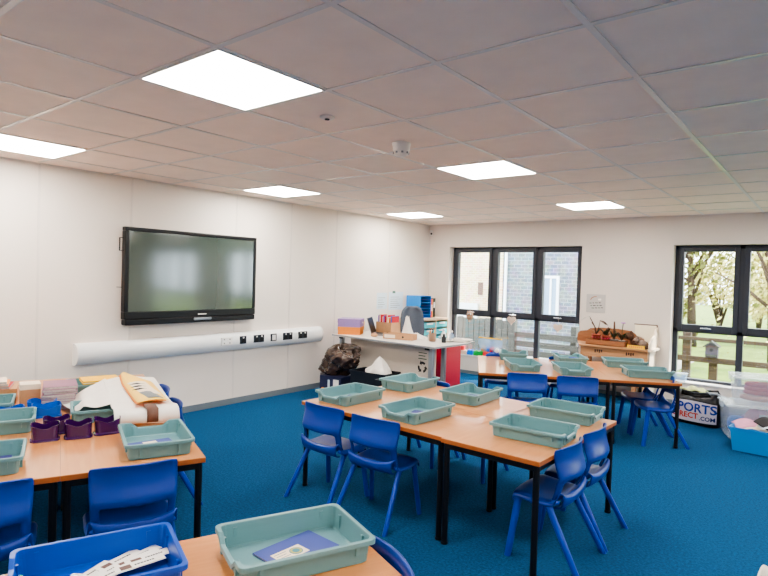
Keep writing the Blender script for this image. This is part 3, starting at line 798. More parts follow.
# laptop
e = empty('laptop', (.68, 5.72, zd), rd(118), 'open grey laptop on the desk behind the lilac box', 'laptop')
MB().bb(-.16, .16, -.11, .11, 0, .018).build('keyboard_base', 'laptop', e, bevel=.003)
MB().bb(-.145, .145, -.02, .09, .018, .0185).build('keys', 'dark', e)
l = MB().bb(-.16, .16, -.004, .004, 0, .21).build('lid', 'laptop', e, bevel=.003); place(l, (0, .11, .018), 0, rd(-18))
MB().bb(-.148, .148, -.0046, -.004, .012, .2).build('display', 'black', l)
e = empty('sticky_note', (.33, 5.72, zd), rd(40), 'small card stand with yellow and green squares beside the laptop', 'card')
MB().bb(-.04, .04, -.003, .003, 0, .17).build('card_sheet', 'paper', e); MB().bb(-.034, .034, -.0036, -.003, .09, .15).build('yellow_square', 'yellow', e); MB().bb(-.034, .034, -.0036, -.003, .03, .08).build('green_square', 'lime', e)
o = MB().lathe([(.03, 0), (.045, .012), (.042, .028), (.02, .042), (.001, .045)], n=16).build('beanbag', 'cardboard', None, smooth=True); place(o, (.76, 5.46, zd)); tag(o, 'small brown beanbag near the front edge of the desk', 'beanbag')
# tan storage box with red folders
e = empty('storage_box', (.64, 5.885, zd), rd(-3), 'tall tan box packed with red folders on the rear of the desk', 'box')
m = MB(); m.bb(-.13, .13, -.09, .09, 0, .006); m.bb(-.13, .13, -.09, -.084, 0, .155); m.bb(-.13, .13, .084, .09, 0, .155); m.bb(-.13, -.124, -.084, .084, 0, .155); m.bb(.124, .13, -.084, .084, 0, .155); m.build('box_body', 'cardboard', e)
for i in range(7):
    x = -.104+i*.0345
    o = empty('folder', (.64+x, 5.885-.02*(i % 2), zd+.008), rd(-3), 'red folder standing in the tan box on the desk' , 'folder', 'red folders in the tan box')
    MB().bb(-.014, .014, -.06, .08, 0, .225+.02*math.sin(i*2.1)).build('cover', 'red' if i != 5 else 'orange', o); MB().bb(-.008, .008, -.0605, .076, .05, .232+.02*math.sin(i*2.1)).build('page_block', 'cream' if i % 3 else 'bblue', o)
# cardboard tray with white tissue
e = empty('cardboard_tray', (1.13, 5.50, zd), rd(14), 'low cardboard box with round holes on the front of the desk', 'box')
m = MB(); m.bb(-.19, .19, -.08, .08, 0, .006); m.bb(-.19, .19, -.08, -.075, 0, .068); m.bb(-.19, .19, .075, .08, 0, .068); m.bb(-.19, -.185, -.075, .075, 0, .068); m.bb(.185, .19, -.075, .075, 0, .068); m.build('box_body', 'cardboard', e)
MB().bb(-.17, -.03, -.0806, -.08, .014, .054).build('label_plate', 'cream', e)
MB().cyl((.07, -.0812, .034), (.07, -.08, .034), .013, n=14).build('hole', 'dark', e)
def tissue(u, v):
    a = u*2*PI; r = (.075-.06*v**.6)*(1+.18*math.sin(a*5+v*3)); return (r*1.3*math.cos(a), r*math.sin(a), .26*v+.01*math.sin(a*3))
e = MB().grid(tissue, 24, 10).build('tissue', 'tissue', None, smooth=True); place(e, (1.06, 5.74, zd), .3); tag(e, 'crumpled white tissue standing in a peak behind the cardboard box', 'tissue')
def heap(u, v):
    a = u*2*PI; r = (.08-.075*v)*(1+.2*math.sin(a*4+v*5)); return (r*1.5*math.cos(a), r*math.sin(a), .065*v**.7+.008*math.sin(a*5))
o = MB().grid(heap, 24, 8).build('tissue', 'tissue', None, smooth=True); place(o, (1.22, 5.72, zd), .2); tag(o, 'crumpled white tissue lying low beside the peaked one', 'tissue')
# pots and bottles at the right end
e = empty('pencil_pot', (1.52, 5.62, zd), 0, 'brown wire pencil pot at the right end of the desk', 'pot')
MB().lathe([(.036, 0), (.04, .005), (.042, .1), (.038, .1), (.036, .008), (.001, .007)], n=16).build('pot_body', 'owl', e, smooth=True)
for i in range(6):
    a = i*1.05; o = empty('pencil', (1.52, 5.62, zd+.009), 0, 'pencil standing in the brown pot on the desk', 'pencil', 'pencils in the brown pot')
    MB().cyl((.014*math.cos(a), .014*math.sin(a), 0), (.03*math.cos(a), .03*math.sin(a), .14), .0035, n=6).build('shaft', ('yellow2', 'bred', 'dark')[i % 3], o)
    MB().cyl((.03*math.cos(a), .03*math.sin(a), .14), (.0315*math.cos(a), .0315*math.sin(a), .152), .0035, .0005, n=6).build('tip', 'cream', o)
def bottle(x, y, h, r, mb, mc, label):
    e = empty('bottle', (x, y, zd), 0, label, 'bottle')
    MB().lathe([(r*.9, 0), (r, .006), (r, h*.6), (r*.45, h*.78), (r*.4, h*.85), (.001, h*.86)], n=16).build('bottle_body', mb, e, smooth=True)
    MB().lathe([(r*.5, h*.84), (r*.5, h*.99), (.001, h)], n=14).build('cap', mc, e, smooth=True)
bottle(1.61, 5.72, .15, .03, 'white', 'bagclear', 'white bottle on the desk right of the pencil pot')
bottle(1.68, 5.62, .10, .026, 'dark', 'black', 'small dark bottle at the right end of the desk')
bottle(1.43, 5.70, .11, .024, 'cream', 'yellow2', 'cream bottle with yellow cap left of the pencil pot')
bottle(1.66, 5.82, .13, .03, 'bagclear', 'white', 'clear bottle behind the small dark bottle')
for i, (u, v, a, lab) in enumerate(((1.46, .66, 12, 'white sheet lowest of the loose papers on the desk right end'), (1.47, .70, -8, 'white sheet in the middle of the loose papers on the desk'), (1.45, .72, 24, 'white sheet on top of the loose papers on the desk'))):
    x, y = Dp(u, v); o = MB().grid(lambda s_, t_: ((s_-.5)*.3, (t_-.5)*.21, .012*math.sin(s_*PI)+.006*math.sin(t_*5)), 6, 4).build('paper_sheet', 'paper', None, smooth=True, solid=.001); place(o, (x, y, zd+.004+.01*i), aD+rd(a)); tag(o, lab, 'paper', 'loose papers on the desk')
o = MB().bb(-.11, .11, -.15, .15, 0, .003).build('paper_sheet', 'paper'); place(o, (.93, 5.78, zd), .2); tag(o, 'flat white sheet in the middle of the desk before the tan box', 'paper')
# office chair
e = empty('office_chair', (.70, 6.47, 0), rd(238), 'grey fabric office chair behind the desk', 'chair')
def ob(u, v):
    x = (u-.5)*2; z = .60+.46*v; w = .18*(1-.22*max(0, v-.45)**1.2*1.6)*(1-.3*max(0, .25-v))
    return (w*x*math.sqrt(max(.05, 1-max(0, (v-.8)/.2)**2*.8)), -.20-.05*v+.06*x*x, z)
MB().grid(ob, 10, 12).build('backrest', 'grey_fabric', e, smooth=True, solid=.05, sub=1, off=0)
MB().loft([[(.22*math.copysign(abs(math.cos(a))**.5, math.cos(a))*k_, .21*math.copysign(abs(math.sin(a))**.5, math.sin(a))*k_, z) for a in [2*PI*i/28 for i in range(28)]] for k_, z in ((.9, .42), (1, .44), (1, .47), (.92, .49))]).build('seat', 'grey_fabric', e, smooth=True)
MB().tube([(0, -.05, .42), (0, -.2, .44), (0, -.24, .55), (0, -.23, .75)], .018).build('back_support', 'black', e, smooth=True)
MB().cyl((0, 0, .1), (0, 0, .42), .025).build('pole', 'black', e)
for i in range(5):
    a = i*2*PI/5
    l = MB().tube([(0, 0, .1), (.26*math.cos(a), .26*math.sin(a), .065)], [.024, .016]).build('leg', 'black', e)
    MB().cyl((.26*math.cos(a)-.012, .26*math.sin(a), .025), (.26*math.cos(a)+.012, .26*math.sin(a), .025), .025).build('caster', 'black', l)
# red cupboard behind the desk end
e = empty('cupboard', (1.13, 6.62, 0), 0, 'low red cupboard behind the right end of the desk', 'cupboard')
MB().bb(-.17, .045, -.2, .25, 0, .58).build('carcass', 'redcab', e, bevel=.004)
MB().bb(-.166, -.064, -.215, -.2, .03, .56).build('door', 'redcab', e); MB().bb(-.058, .04, -.215, -.2, .03, .56).build('door', 'redcab', e)
# tray unit against the left wall with sorter and files on it
e = empty('tray_unit', (.24, 7.33, 0), 0, 'pale wood drawer unit with turquoise trays in the back left corner', 'cabinet')
m = MB(); d = .22; y0, y1 = -.36, .33
m.bb(-d, d, y0, y1, .825, .85); m.bb(-d, d, y0, y1, .03, .05); m.bb(-d, d, y0, y0+.018, 0, .825); m.bb(-d, d, y1-.018, y1, 0, .825); m.bb(-d, d, -.025, -.007, .05, .825); m.bb(-d, -d+.01, y0, y1, .03, .83)
m.build('carcass', 'birch', e)
for (a, b) in ((y0+.022, -.029), (-.003, y1-.022)):
    for i in range(7):
        z0 = .07+i*.107
        t_ = MB().bb(-d+.02, d-.006, a, b, z0, z0+.075, bev=.006).build('tray_drawer', 'cyan_tray', e)
        MB().bb(d-.006, d+.006, (a+b)/2-.08, (a+b)/2+.08, z0+.05, z0+.075, bev=.004).build('label_holder', 'paper', t_)
e = empty('paper_sorter', (.18, 7.24, .8505), 0, 'bright blue paper sorter with open shelves on the drawer unit', 'sorter')
MB().bb(-.14, .13, -.14, -.135, 0, .34).bb(-.14, .13, .135, .14, 0, .34).bb(-.14, .13, -.135, .135, .335, .34).bb(-.14, -.13, -.135, .135, 0, .335).bb(-.14, .13, -.135, .135, 0, .006).build('casing', 'sorter', e)
for i in range(6): MB().bb(-.13, .135, -.135, .135, .045+.047*i, .050+.047*i).build('shelf', 'sorter_in' if i % 2 else 'sorter', e)
for i, (m_, lab, w_) in enumerate((('paper', 'white file standing beside the blue sorter', .03), ('red', 'red file standing next to the white one beside the sorter', .03), ('orange', 'orange file between the red and black files on the drawer unit', .02), ('black', 'black ring binder at the end of the row on the drawer unit', .06))):
    y = 7.395+[0, .034, .064, .108][i]
    o = empty('ring_binder', (.17, y, .8505), 0, lab, 'file', 'files beside the sorter')
    MB().bb(-.12, .12, -w_/2, w_/2, 0, .29+.01*(i == 3)).build('cover', m_, o, bevel=.002)
    if i == 3: MB().bb(.1201, .121, -.018, .018, .15, .24).build('spine_label', 'paper', o)
    else: MB().bb(.1201, .1206, -w_*.3, w_*.3, .1, .2).build('spine_label', 'cream', o)
# wall charts
def chart(y0, y1, z0, z1, label, n, dots=True):
    e = empty('wall_chart', (0.0006, (y0+y1)/2, z0), 0, label, 'poster'); w = (y1-y0)/2; h = z1-z0
    MB().bb(0, .0015, -w, w, 0, h).build('sheet', 'poster_blue', e)
    for i in range(n): MB().bb(.0015, .002, -w*.75, w*(.2+.5*((i*37) % 10)/10), h*(.12+.7*i/n), h*(.12+.7*i/n)+.006).build('text_line', 'grey_ink', e)
    if dots: MB().bb(.0015, .0022, -w*.5, -w*.1, h*.93, h*.93+.035).build('picture', 'ink_green', e)
    return e
chart(6.42, 6.66, .99, 1.23, 'pale printed sheet on the left wall, nearer the screen of two', 5, False)
chart(6.70, 7.06, .97, 1.24, 'wide pale printed chart on the left wall beside the blue sorter', 6)

# floor things in front of the desk
e = empty('carton', (.46, 5.10, 0), rd(8), 'navy printed carton standing beside the black bin bag', 'box')
MB().bb(-.15, .16, -.12, .12, 0, .24).build('carton_body', 'navybox', e)
MB().bb(-.03, .0, -.1206, -.12, .02, .2).build('picture', 'poster_blue', e); MB().bb(.05, .13, -.1206, -.12, .05, .21).build('label_plate', 'paper', e); MB().lathe([(.03, 0), (.03, .001)], n=14).xf(Matrix.Translation((-.1, -.12, .07)) @ Matrix.Rotation(PI/2, 4, 'X')).build('orange_spot', 'orange', e)
f_ = MB().prism([(-.15, -.12), (-.15, .12), (-.27, .05)], .236, .24).build('flap', 'black', e)
def bag(u, v):
    a = u*2*PI; ph = PI*v
    n_ = math.sin(a*3+v*9)*.10+math.sin(a*7-v*13)*.08+math.sin(v*17+a*2)*.06+math.sin(a*13+v*29)*.06+abs(math.sin(a*9-v*31))*.06
    r = math.sin(ph)**.75*(1+n_)
    x = r*.26*math.cos(a); y = r*.15*math.sin(a); z = -.17*math.cos(ph)*(1+.25*math.sin(a*2))
    return (x, y, z + .22*x)
o = MB().grid(bag, 80, 56).build('bin_bag', 'binbag', None, smooth=True); place(o, (.50, 5.14, .425)); tag(o, 'crumpled dark plastic bin bag lying over the carton below the desk', 'bag')
def crate(x, y, rz, w, d, h, label):
    e = empty('crate', (x, y, 0), rz, label, 'crate'); k_ = .9
    L1 = lambda s_, z, r_: [(s_*w/2*cx+0, s_*d/2*cy, z) for cx, cy in ((-1, -1), (1, -1), (1, 1), (-1, 1))]
    m = MB(); m.loft([L1(k_, 0, 0), L1(1, h, 0), L1(1.05, h, 0), L1(1.05, h+.02, 0), L1(.97, h+.02, 0), L1(k_-.02, .012, 0)]); m.build('crate_body', 'crate', e)
    for s_ in (-1, 1): MB().bb(s_*(w/2)*1.05-.006, s_*(w/2)*1.05+.006, -.06, .06, h-.02, h+.012).build('handle', 'crate', e)
    return e
crate(1.03, 5.16, rd(3), .50, .30, .34, 'black plastic crate with a white bag in it under the desk front')
crate(1.50, 4.98, rd(-3), .36, .32, .32, 'black plastic crate below the recycling sign, second under the desk')
def wb_(u, v):
    a = u*2*PI; ph = PI*v; r = math.sin(ph)**.8*(1+.15*math.sin(a*3+v*7)+.1*math.sin(a*6-v*9)); zz = -.10*math.cos(ph)
    if v > .8: zz += (v-.8)*.55
    return (r*.17*math.cos(a), r*.11*math.sin(a), zz)
o = MB().grid(wb_, 28, 16).build('carrier_bag', 'paper', None, smooth=True); place(o, (1.10, 5.16, .33)); tag(o, 'white carrier bag bunched in the black crate', 'bag')

# ------------------------------------------------------------------ window sill things
zs_ = WZ0+.0185
def brick(x, w, h, m, label):
    e = empty('toy_brick', (x, YB+.045, zs_), 0, label, 'toy', 'toy bricks on the window sill')
    MB().bb(-w/2, w/2, -.035, .035, 0, h, bev=.002).build('brick_body', m, e)
    for i in range(2):
        MB().cyl((-w/4+i*w/2, 0, h), (-w/4+i*w/2, 0, h+.012), w*.13, n=12).build('stud', m, e)
brick(.80, .09, .075, 'bblue', 'bright blue toy brick at the left end of the sill row')
brick(.945, .155, .072, 'green', 'long green toy brick on the window sill')
brick(1.075, .08, .07, 'bred', 'red toy brick next to the green one on the sill')
brick(1.195, .12, .07, 'dblue', 'dark blue toy brick on the sill before the zip bag')
brick(1.32, .08, .065, 'bred', 'small red toy brick at the right end of the sill row')
brick(.685, .10, .06, 'heart', 'tan toy brick beside the red patterned toys on the sill')
o = MB().bb(-.09, .09, -.03, .03, 0, .13, bev=.01).build('toy_box', 'bred'); place(o, (.60, YB+.05, zs_)); tag(o, 'small red patterned toy box at the left end of the sill', 'box')
e = empty('zip_bag', (1.13, YB+.05, zs_+.078), 0, 'clear zip bag with a yellow top resting on the sill bricks', 'bag')
def zb(u, v):
    x = (u-.5)*2; return (x*(.15+.05*math.sin(v*2)), -.03*math.sin(v*PI)*(1-x*x)-.01+.006*math.sin(u*14+v*8), .2*v)
MB().grid(zb, 14, 10).build('bag_front', 'bagclear', e, smooth=True)
MB().grid(lambda u, v: ((u-.5)*2*(.15+.05*math.sin(v*2)), .01+.015*math.sin(v*PI), .2*v), 10, 8).build('bag_back', 'bagclear', e, smooth=True)
MB().bb(-.195, .195, -.014, .012, .198, .216, bev=.004).build('zip_strip', 'yellow2', e)
for i, m_ in enumerate(('cardboard', 'bblue', 'bred', 'paper')):
    o = MB().ball((0, 0, 0), .042, 2, (1.3, .45, 1)).build('toy_figure', m_, None, smooth=True); place(o, (1.03+.07*i, YB+.045, zs_+.115)); tag(o, ('tan', 'blue', 'red', 'white')[i]+' toy piece inside the clear zip bag', 'toy', 'toy pieces in the zip bag')
e = empty('sandwich_box', (3.765, YB+.035, zs_), 0, 'small clear blue lidded tub on the sill of the right window', 'box')
MB().loft([[(sx*.06, sy*.04, 0) for sx, sy in ((-1, -1), (1, -1), (1, 1), (-1, 1))], [(sx*.072, sy*.048, .085) for sx, sy in ((-1, -1), (1, -1), (1, 1), (-1, 1))]]).build('tub', 'bagclear', e)
MB().bb(-.076, .076, -.052, .052, .085, .1, bev=.003).build('lid', 'clearlid', e)
# hanging ornaments (strings run up to the transom)
def heart_pts(s):
    return [(s*.0625*(16*math.sin(t)**3)/1.0*.16, s*.0625*(13*math.cos(t)-5*math.cos(2*t)-2*math.cos(3*t)-math.cos(4*t))*.16) for t in [2*PI*i/28 for i in range(28)]]
e = empty('owl_ornament', (.755, YB+.06, .925), 0, 'brown owl ornament hanging in the left window', 'ornament')
MB().ball((0, 0, -.03), .064, 2, (1, .4, 1.15)).build('body', 'owl', e, smooth=True)
for s_ in (-1, 1):
    w_ = MB().ball((s_*.022, -.018, -.005), .014, 2, (1, .5, 1)).build('eye', 'paper', e, smooth=True)
    MB().ball((s_*.022, -.025, -.005), .006, 1).build('pupil', 'ink', w_)
    MB().cyl((s_*.035, 0, .015), (s_*.045, 0, .05), .012, .001).build('ear', 'owl', e)
MB().cyl((0, -.024, -.02), (0, -.03, -.032), .006, .001).build('beak', 'orange', e)
MB().prism([(-.02, -.09), (.02, -.09), (.012, -.13), (-.012, -.13)], -.003, .003, Matrix.Rotation(PI/2, 4, 'X')).build('tail', 'heart', e)
MB().tube([(0, 0, .03), (.0, .03, .095), (.03, .04, .11)], .0018, 5).build('string', 'string', e)
for x, z, s_, lab in ((1.465, .875, 1.0, 'pale wooden heart hanging at the middle of the left window'), (2.18, .82, 1.0, 'pale wooden heart hanging lower at the right of the left window')):
    e = empty('heart_ornament', (x, YB+.06, z), 0, lab, 'ornament', 'hanging window hearts')
    MB().prism(heart_pts(.44), -.005, .005, Matrix.Rotation(PI/2, 4, 'X')).build('heart_plate', 'heart', e)
    MB().tube([(0, 0, .018), (0, .02, .96-z)], .0018, 5).build('string', 'string', e)

# ------------------------------------------------------------------ plant bench and poster
YK = 7.37
e = empty('wooden_bench', (3.075, YK, 0), 0, 'wooden display bench with a scalloped back between the windows', 'bench')
MB().prism([(-.41, -.06), (.42, -.06), (.30, .34), (-.57, .34)], .655, .68).build('shelf_board', 'pine', e, bevel=.003)
bk = [(x_-.16, .68+(z_-.66)*.72) for x_, z_ in [(-.41, .66), (-.41, .80), (-.37, .85), (-.28, .87), (-.24, .91), (-.1, .935), (.12, .935), (.28, .915), (.33, .87), (.37, .80), (.41, .77), (.41, .66)]]
MB().prism(bk, 0, .018, Matrix.Translation((0, .34, 0)) @ Matrix.Rotation(PI/2, 4, 'X')).build('back_board', 'darkpine', e)
MB().bb(-.40, .41, -.03, -.012, .53, .655).build('front_rail', 'pine', e)
for x in (-.22, .16):
    for i in range(4): MB().bb(x+i*.026, x+i*.026+.018, -.0315, -.03, .585+.008*(i % 2), .625).build('lettering', 'stem', e)
for x in (-.38, .26):
    for y in (.0, .29): MB().bb(x-.022, x+.022, y-.022, y+.022, 0, .655).build('leg', 'pine', e, bevel=.003)
MB().bb(-.38, .37, -.01, .30, .2, .22).build('lower_shelf', 'pine', e)
e = empty('cream_box', (3.42, YK+.16, 0), 0, 'cream painted stand with curved sides at the right end of the wooden bench', 'stand')
MB().prism([(-.16, .68), (.24, .68), (.24, .93), (.14, .93), (.08, .84), (-.1, .80), (-.16, .74)], -.01, .01, Matrix.Translation((.075, 0, 0)) @ Matrix.Rotation(PI/2, 4, 'Z') @ Matrix.Rotation(PI/2, 4, 'X')).build('side_panel', 'cream', e)
MB().bb(-.19, .065, .2, .215, .68, .95).build('back_board', 'boardcream', e); MB().bb(-.2, .075, .199, .214, .95, .962).bb(.065, .077, .199, .214, .68, .955).build('board_trim', 'brown', e)
MB().bb(-.035, .115, -.16, .2, .655, .68).build('shelf_board', 'cream', e)
MB().bb(-.02, .0, -.1, .2, 0, .655).build('side_panel', 'cream', e); MB().bb(.05, .07, -.1, .2, 0, .655).build('side_panel', 'cream', e)
# plant trough on the bench and pots in it
def pot(x, y, z, r, h, m, label, dots=False):
    e = empty('potted_plant', (x, y, z), 0, label, 'plant')
    MB().lathe([(r*.75, 0), (r, h*.9), (r*1.08, h*.9), (r*1.08, h), (r*.94, h), (r*.9, h*.88), (.001, h*.86)], n=18).build('pot', m, e, smooth=True)
    if dots:
        for i in range(10):
            a = -PI/2+(i-4.5)*.34; q = .35+.35*(i % 2); rr = r*(.75+.25*q/.9)+.001
            MB().ball((rr*math.cos(a), rr*math.sin(a), h*q), .007, 1).build('painted_dot', 'pinkdot', e)
    return e
zb_ = .6805
e = empty('plant_trough', (2.97, YK+.06, zb_), 0, 'long shallow wooden trough holding the potted plants', 'tray')
m = MB(); m.bb(-.24, .24, -.07, .07, 0, .008); m.bb(-.24, .24, -.07, -.06, 0, .065); m.bb(-.24, .24, .06, .07, 0, .065); m.bb(-.24, -.23, -.06, .06, 0, .065); m.bb(.23, .24, -.06, .06, 0, .065); m.build('trough_body', 'darkpine', e)
zp = zb_+.0085
def leaf(m, e, p0, p1, w, mt='leaf'):
    p0 = Vector(p0); p1 = Vector(p1); d = p1-p0; side = Vector((0, 0, 1)).cross(d).normalized() if abs(d.x)+abs(d.y) > 1e-4 else Vector((1, 0, 0))
    def f(u, v): return p0+d*v+side*(u-.5)*2*w*math.sin(PI*min(1, .08+.92*v))+Vector((0, 0, .15*d.length*math.sin(PI*v)))
    return MB().grid(f, 2, 8).build('leaf', mt, e, smooth=True)
e = pot(2.84, YK+.06, zp, .052, .125, 'terracotta', 'orchid like plant with long drooping leaves in a pink dotted pot', True)
for pts in ([(0, 0, .11), (-.02, -.01, .22), (-.08, -.02, .33)], [(0, 0, .11), (.03, -.01, .2), (.05, -.02, .30), (.13, -.03, .255)], [(0, 0, .11), (-.01, .0, .2), (-.06, -.01, .27)]):
    MB().tube(pts, [.009]+[.006]*(len(pts)-1), 6).build('stem', 'stem', e, smooth=True)
leaf(None, e, (-.08, -.02, .34), (-.22, -.04, .25), .032, 'leaf2'); leaf(None, e, (-.06, -.03, .35), (-.15, -.05, .31), .025, 'leaf'); leaf(None, e, (.04, -.02, .30), (.16, -.03, .235), .028, 'stem'); leaf(None, e, (-.05, -.01, .27), (-.1, -.02, .35), .022); leaf(None, e, (0, 0, .13), (.08, -.03, .20), .026); leaf(None, e, (0, 0, .13), (-.08, -.03, .18), .026)
e = pot(2.96, YK+.06, zp, .05, .115, 'terracotta', 'low leafy plant in the second pink dotted pot', True)
for i in range(9):
    a = i*.7; leaf(None, e, (0, 0, .105), (.085*math.cos(a), .06*math.sin(a), .15+.035*(i % 3)), .024, 'leaf' if i % 2 else 'stem')
e = pot(3.06, YK+.06, zp, .045, .075, 'greypot', 'upright brown spiky plant in the left grey pot')
MB().tube([(0, 0, .07), (.003, 0, .18), (.0, 0, .30)], [.016, .014, .009], 8).build('stem', 'stem', e, smooth=True)
for i in range(8):
    a = i*.8; leaf(None, e, (0, 0, .08), (.075*math.cos(a), .06*math.sin(a), .14+.025*(i % 3)), .02, 'leaf')
e = pot(3.155, YK+.06, zp, .042, .07, 'greypot', 'plant with a lilac flower in the right grey pot')
MB().tube([(0, 0, .06), (.004, 0, .2), (.012, 0, .28)], .004, 6).build('stem', 'leaf', e, smooth=True)
fl = MB()
for i in range(6): fl.ball((.012+.018*math.cos(i*1.05), .018*math.sin(i*1.05), .29), .014, 1, (1, 1, .7))
fl.build('flower', 'flower', e, smooth=True)
for i in range(8):
    a = i*.8; leaf(None, e, (0, 0, .065), (.085*math.cos(a), .06*math.sin(a), .14+.03*(i % 2)), .022, 'stem' if i % 3 == 0 else 'leaf')
def soft_toy(x, y, s, m1, m2, rz, label):
    e = empty('soft_toy', (x, y, zb_), rz, label, 'toy')
    b = MB()
    b.ball((0, 0, .055*s), .055*s, 3, (1.25, .9, 1)); b.build('body', m1, e, smooth=True)
    MB().ball((-.07*s, -.01*s, .105*s), .04*s, 3).build('head', m1, e, smooth=True)
    MB().ball((-.105*s, -.014*s, .095*s), .018*s, 2, (1.2, 1, .8)).build('muzzle', m2, e, smooth=True)
    for q in (-1, 1):
        MB().ball((-.06*s, -.01*s+q*.03*s, .142*s), .015*s, 2, (1, .5, 1.2)).build('ear', m1, e, smooth=True)
        MB().ball((-.102*s, -.012*s+q*.018*s, .115*s), .0045*s, 1).build('eye', 'ink', e)
        MB().ball((-.045*s, q*.035*s, .012*s), .018*s, 2, (1.5, 1, .7)).build('paw', m2, e, smooth=True)
        MB().ball((.05*s, q*.04*s, .014*s), .02*s, 2, (1.5, 1, .7)).build('paw', m2, e, smooth=True)
    MB().tube([(.06*s, 0, .04*s), (.1*s, 0, .03*s), (.125*s, .01*s, .05*s)], [.014*s, .012*s, .006*s]).build('tail', m1, e, smooth=True)
soft_toy(3.315, YK+.17, 1.25, 'fur', 'fur2', .3, 'dark brown furry soft toy sitting on the bench behind the yellow sign')
soft_toy(3.40, YK+.06, .95, 'fur2', 'fur', .5, 'grey brown furry soft toy at the right end of the bench')
e = empty('yellow_sign', (3.355, YK-.052, zb_), 0, 'small yellow name strip on the front edge of the bench', 'sign')
MB().bb(-.10, .10, -.004, .006, 0, .042).build('strip', 'yellow2', e)
for i in range(7): MB().bb(-.08+i*.023, -.066+i*.023, -.0048, -.004, .012, .03).build('lettering', 'orange', e)
e = empty('wall_poster', (2.715, YB-.002, 1.07), 0, 'small grey poster with a brown arc and lines of writing beside the left window', 'poster')
MB().bb(-.125, .125, -.002, .0015, 0, .245).build('sheet', 'poster_grey', e)
MB().tube([(-.07, -.003, .17), (-.05, -.003, .2), (-.02, -.003, .213), (.01, -.003, .215)], .006, 6).build('arc', 'ink_brown', e)
MB().bb(.03, .07, -.0028, -.002, .165, .19).build('white_patch', 'paper', e)
for r_, (xa, z_) in enumerate(((-.085, .12), (-.07, .085), (-.055, .055))):
    x = xa
    for i in range(4):
        w_ = (.03, .022, .036, .026)[(i+r_) % 4]; MB().bb(x, x+w_, -.0026, -.002, z_+.003*i, z_+.01+.003*i).build('lettering', ('ink_green', 'ink')[i % 2], e); x += w_+.012

# ------------------------------------------------------------------ corner by the right window
# holdall with printed front
aB = rd(-14); BW, BH = .252, .30
def bagf(x, z):      # depth of the front face (towards -y) in the bag's own frame
    q = max(0, 1-(abs(x)/BW)**3)**.5; r_ = .8+.2*math.sin(min(1, z/BH)*PI)
    return -.16*q*r_
e = empty('sports_bag', (4.13, 6.92, 0), aB, 'black holdall with a white printed front panel under the right window', 'bag')
rings = []
for z, k_, sq in ((.0, .93, 1), (.02, 1.0, 1), (.10, 1.03, 1), (.2, 1.02, 1), (.27, .98, .92), (.315, .9, .75), (.33, .8, .55)):
    ring = []
    for i in range(40):
        a = 2*PI*i/40; c, s_ = math.cos(a), math.sin(a)
        ring.append((BW*k_*math.copysign(abs(c)**.55, c), .17*k_*sq*math.copysign(abs(s_)**.55, s_), z+.02*math.sin(a*2+z*9)*(z > .25)))
    rings.append(ring)
MB().loft(rings).build('bag_body', 'bag_black', e, smooth=True)
def front_y(x, z):
    k_ = 1.02; c = min(.999, abs(x)/(BW*k_))**(1/.55); return -.17*k_*math.sqrt(max(0, 1-c*c))**.55
def panel(u, v):
    x = (u-.5)*2*.228; z = .04+.20*v+.02*math.sin(u*PI)*(v-.3); return (x, front_y(x, z)-.006, z)
MB().grid(panel, 20, 6).build('print_panel', 'bag_white', e, smooth=True)
mp = lambda x0, z0: (lambda co: Vector((co.x+x0, front_y(max(-.236, min(.236, co.x+x0)), .1)-.0085-co.z, co.y+z0)))
text_mesh('SPORTS', .128, 'lettering', 'text_blue', e, .0005, 'CENTER', mp(.01, .178), .003)
text_mesh('DIRECT', .080, 'lettering', 'text_red', e, .0005, 'CENTER', mp(-.075, .096), .002)
text_mesh('.COM', .058, 'lettering', 'text_navy', e, .0005, 'CENTER', mp(.148, .082), .0015)
for s_ in (-1, 1): MB().tube([(-.14, s_*.1, .30), (-.13, s_*.12, .34), (0, s_*.14, .325), (.13, s_*.12, .345), (.16, s_*.1, .30)], .012, 8).build('handle', 'bag_black', e, smooth=True)
MB().bb(-.19, .19, -.012, .012, .325, .338).build('zip', 'grey_ink', e)
o = MB().grid(lambda u, v: ((u-.5)*.26*(1-.2*v), (v-.5)*.16, .03*math.sin(u*PI)*math.sin(v*PI)+.01*math.sin(u*11+v*7)), 14, 8).build('folded_cloth', 'lime', None, smooth=True, solid=.012); place(o, (4.08, 6.90, .352), aB); tag(o, 'pale green cloth lying on top of the black holdall', 'cloth')
# clear storage boxes
def clear_box(x, y, z, rz, w, d, h, label):
    e = empty('clear_box', (x, y, z), rz, label, 'box', 'clear plastic storage boxes')
    R = lambda k_, zz: [(k_*w/2*cx, k_*d/2*cy, zz) for cx, cy in ((-1, -1), (1, -1), (1, 1), (-1, 1))]
    MB().loft([R(.92, 0), R(.985, h-.02), R(1.03, h-.02), R(1.03, h-.008)], cap1=False).build('box_body', 'clear', e, solid=.003)
    MB().loft([R(1.05, h-.012), R(1.05, h), R(.95, h+.006)]).build('lid', 'clearlid', e)
    for s_ in (-1, 1): MB().bb(s_*w*.53-.012, s_*w*.53+.012, -.05, .05, h-.05, h+.004, bev=.003).build('clip', 'clearlid', e)
    MB().bb(-.05, .05, -d*.49-.004, -d*.49+.002, h*.72, h*.8).build('logo_patch', 'clearlid', e)
    return e
clear_box(4.69, 6.66, .0005, rd(18), .62, .42, .33, 'clear plastic storage box at the bottom of the pair beside the black holdall')
clear_box(4.76, 6.68, .34, rd(14), .62, .42, .26, 'clear plastic storage box on top of another under the right window')
def coil(x, y, z, r, t, m, label, rz=0, n=3):
    pts = [(r*math.cos(q)*(1-.03*q/6.28), r*.62*math.sin(q), .006*q) for q in [i*.3 for i in range(int(2*PI*n/.3))]]
    o = MB().tube(pts, t, 8).build('rope_coil', m, None, smooth=True); place(o, (x, y, z), rz); tag(o, label, 'rope')
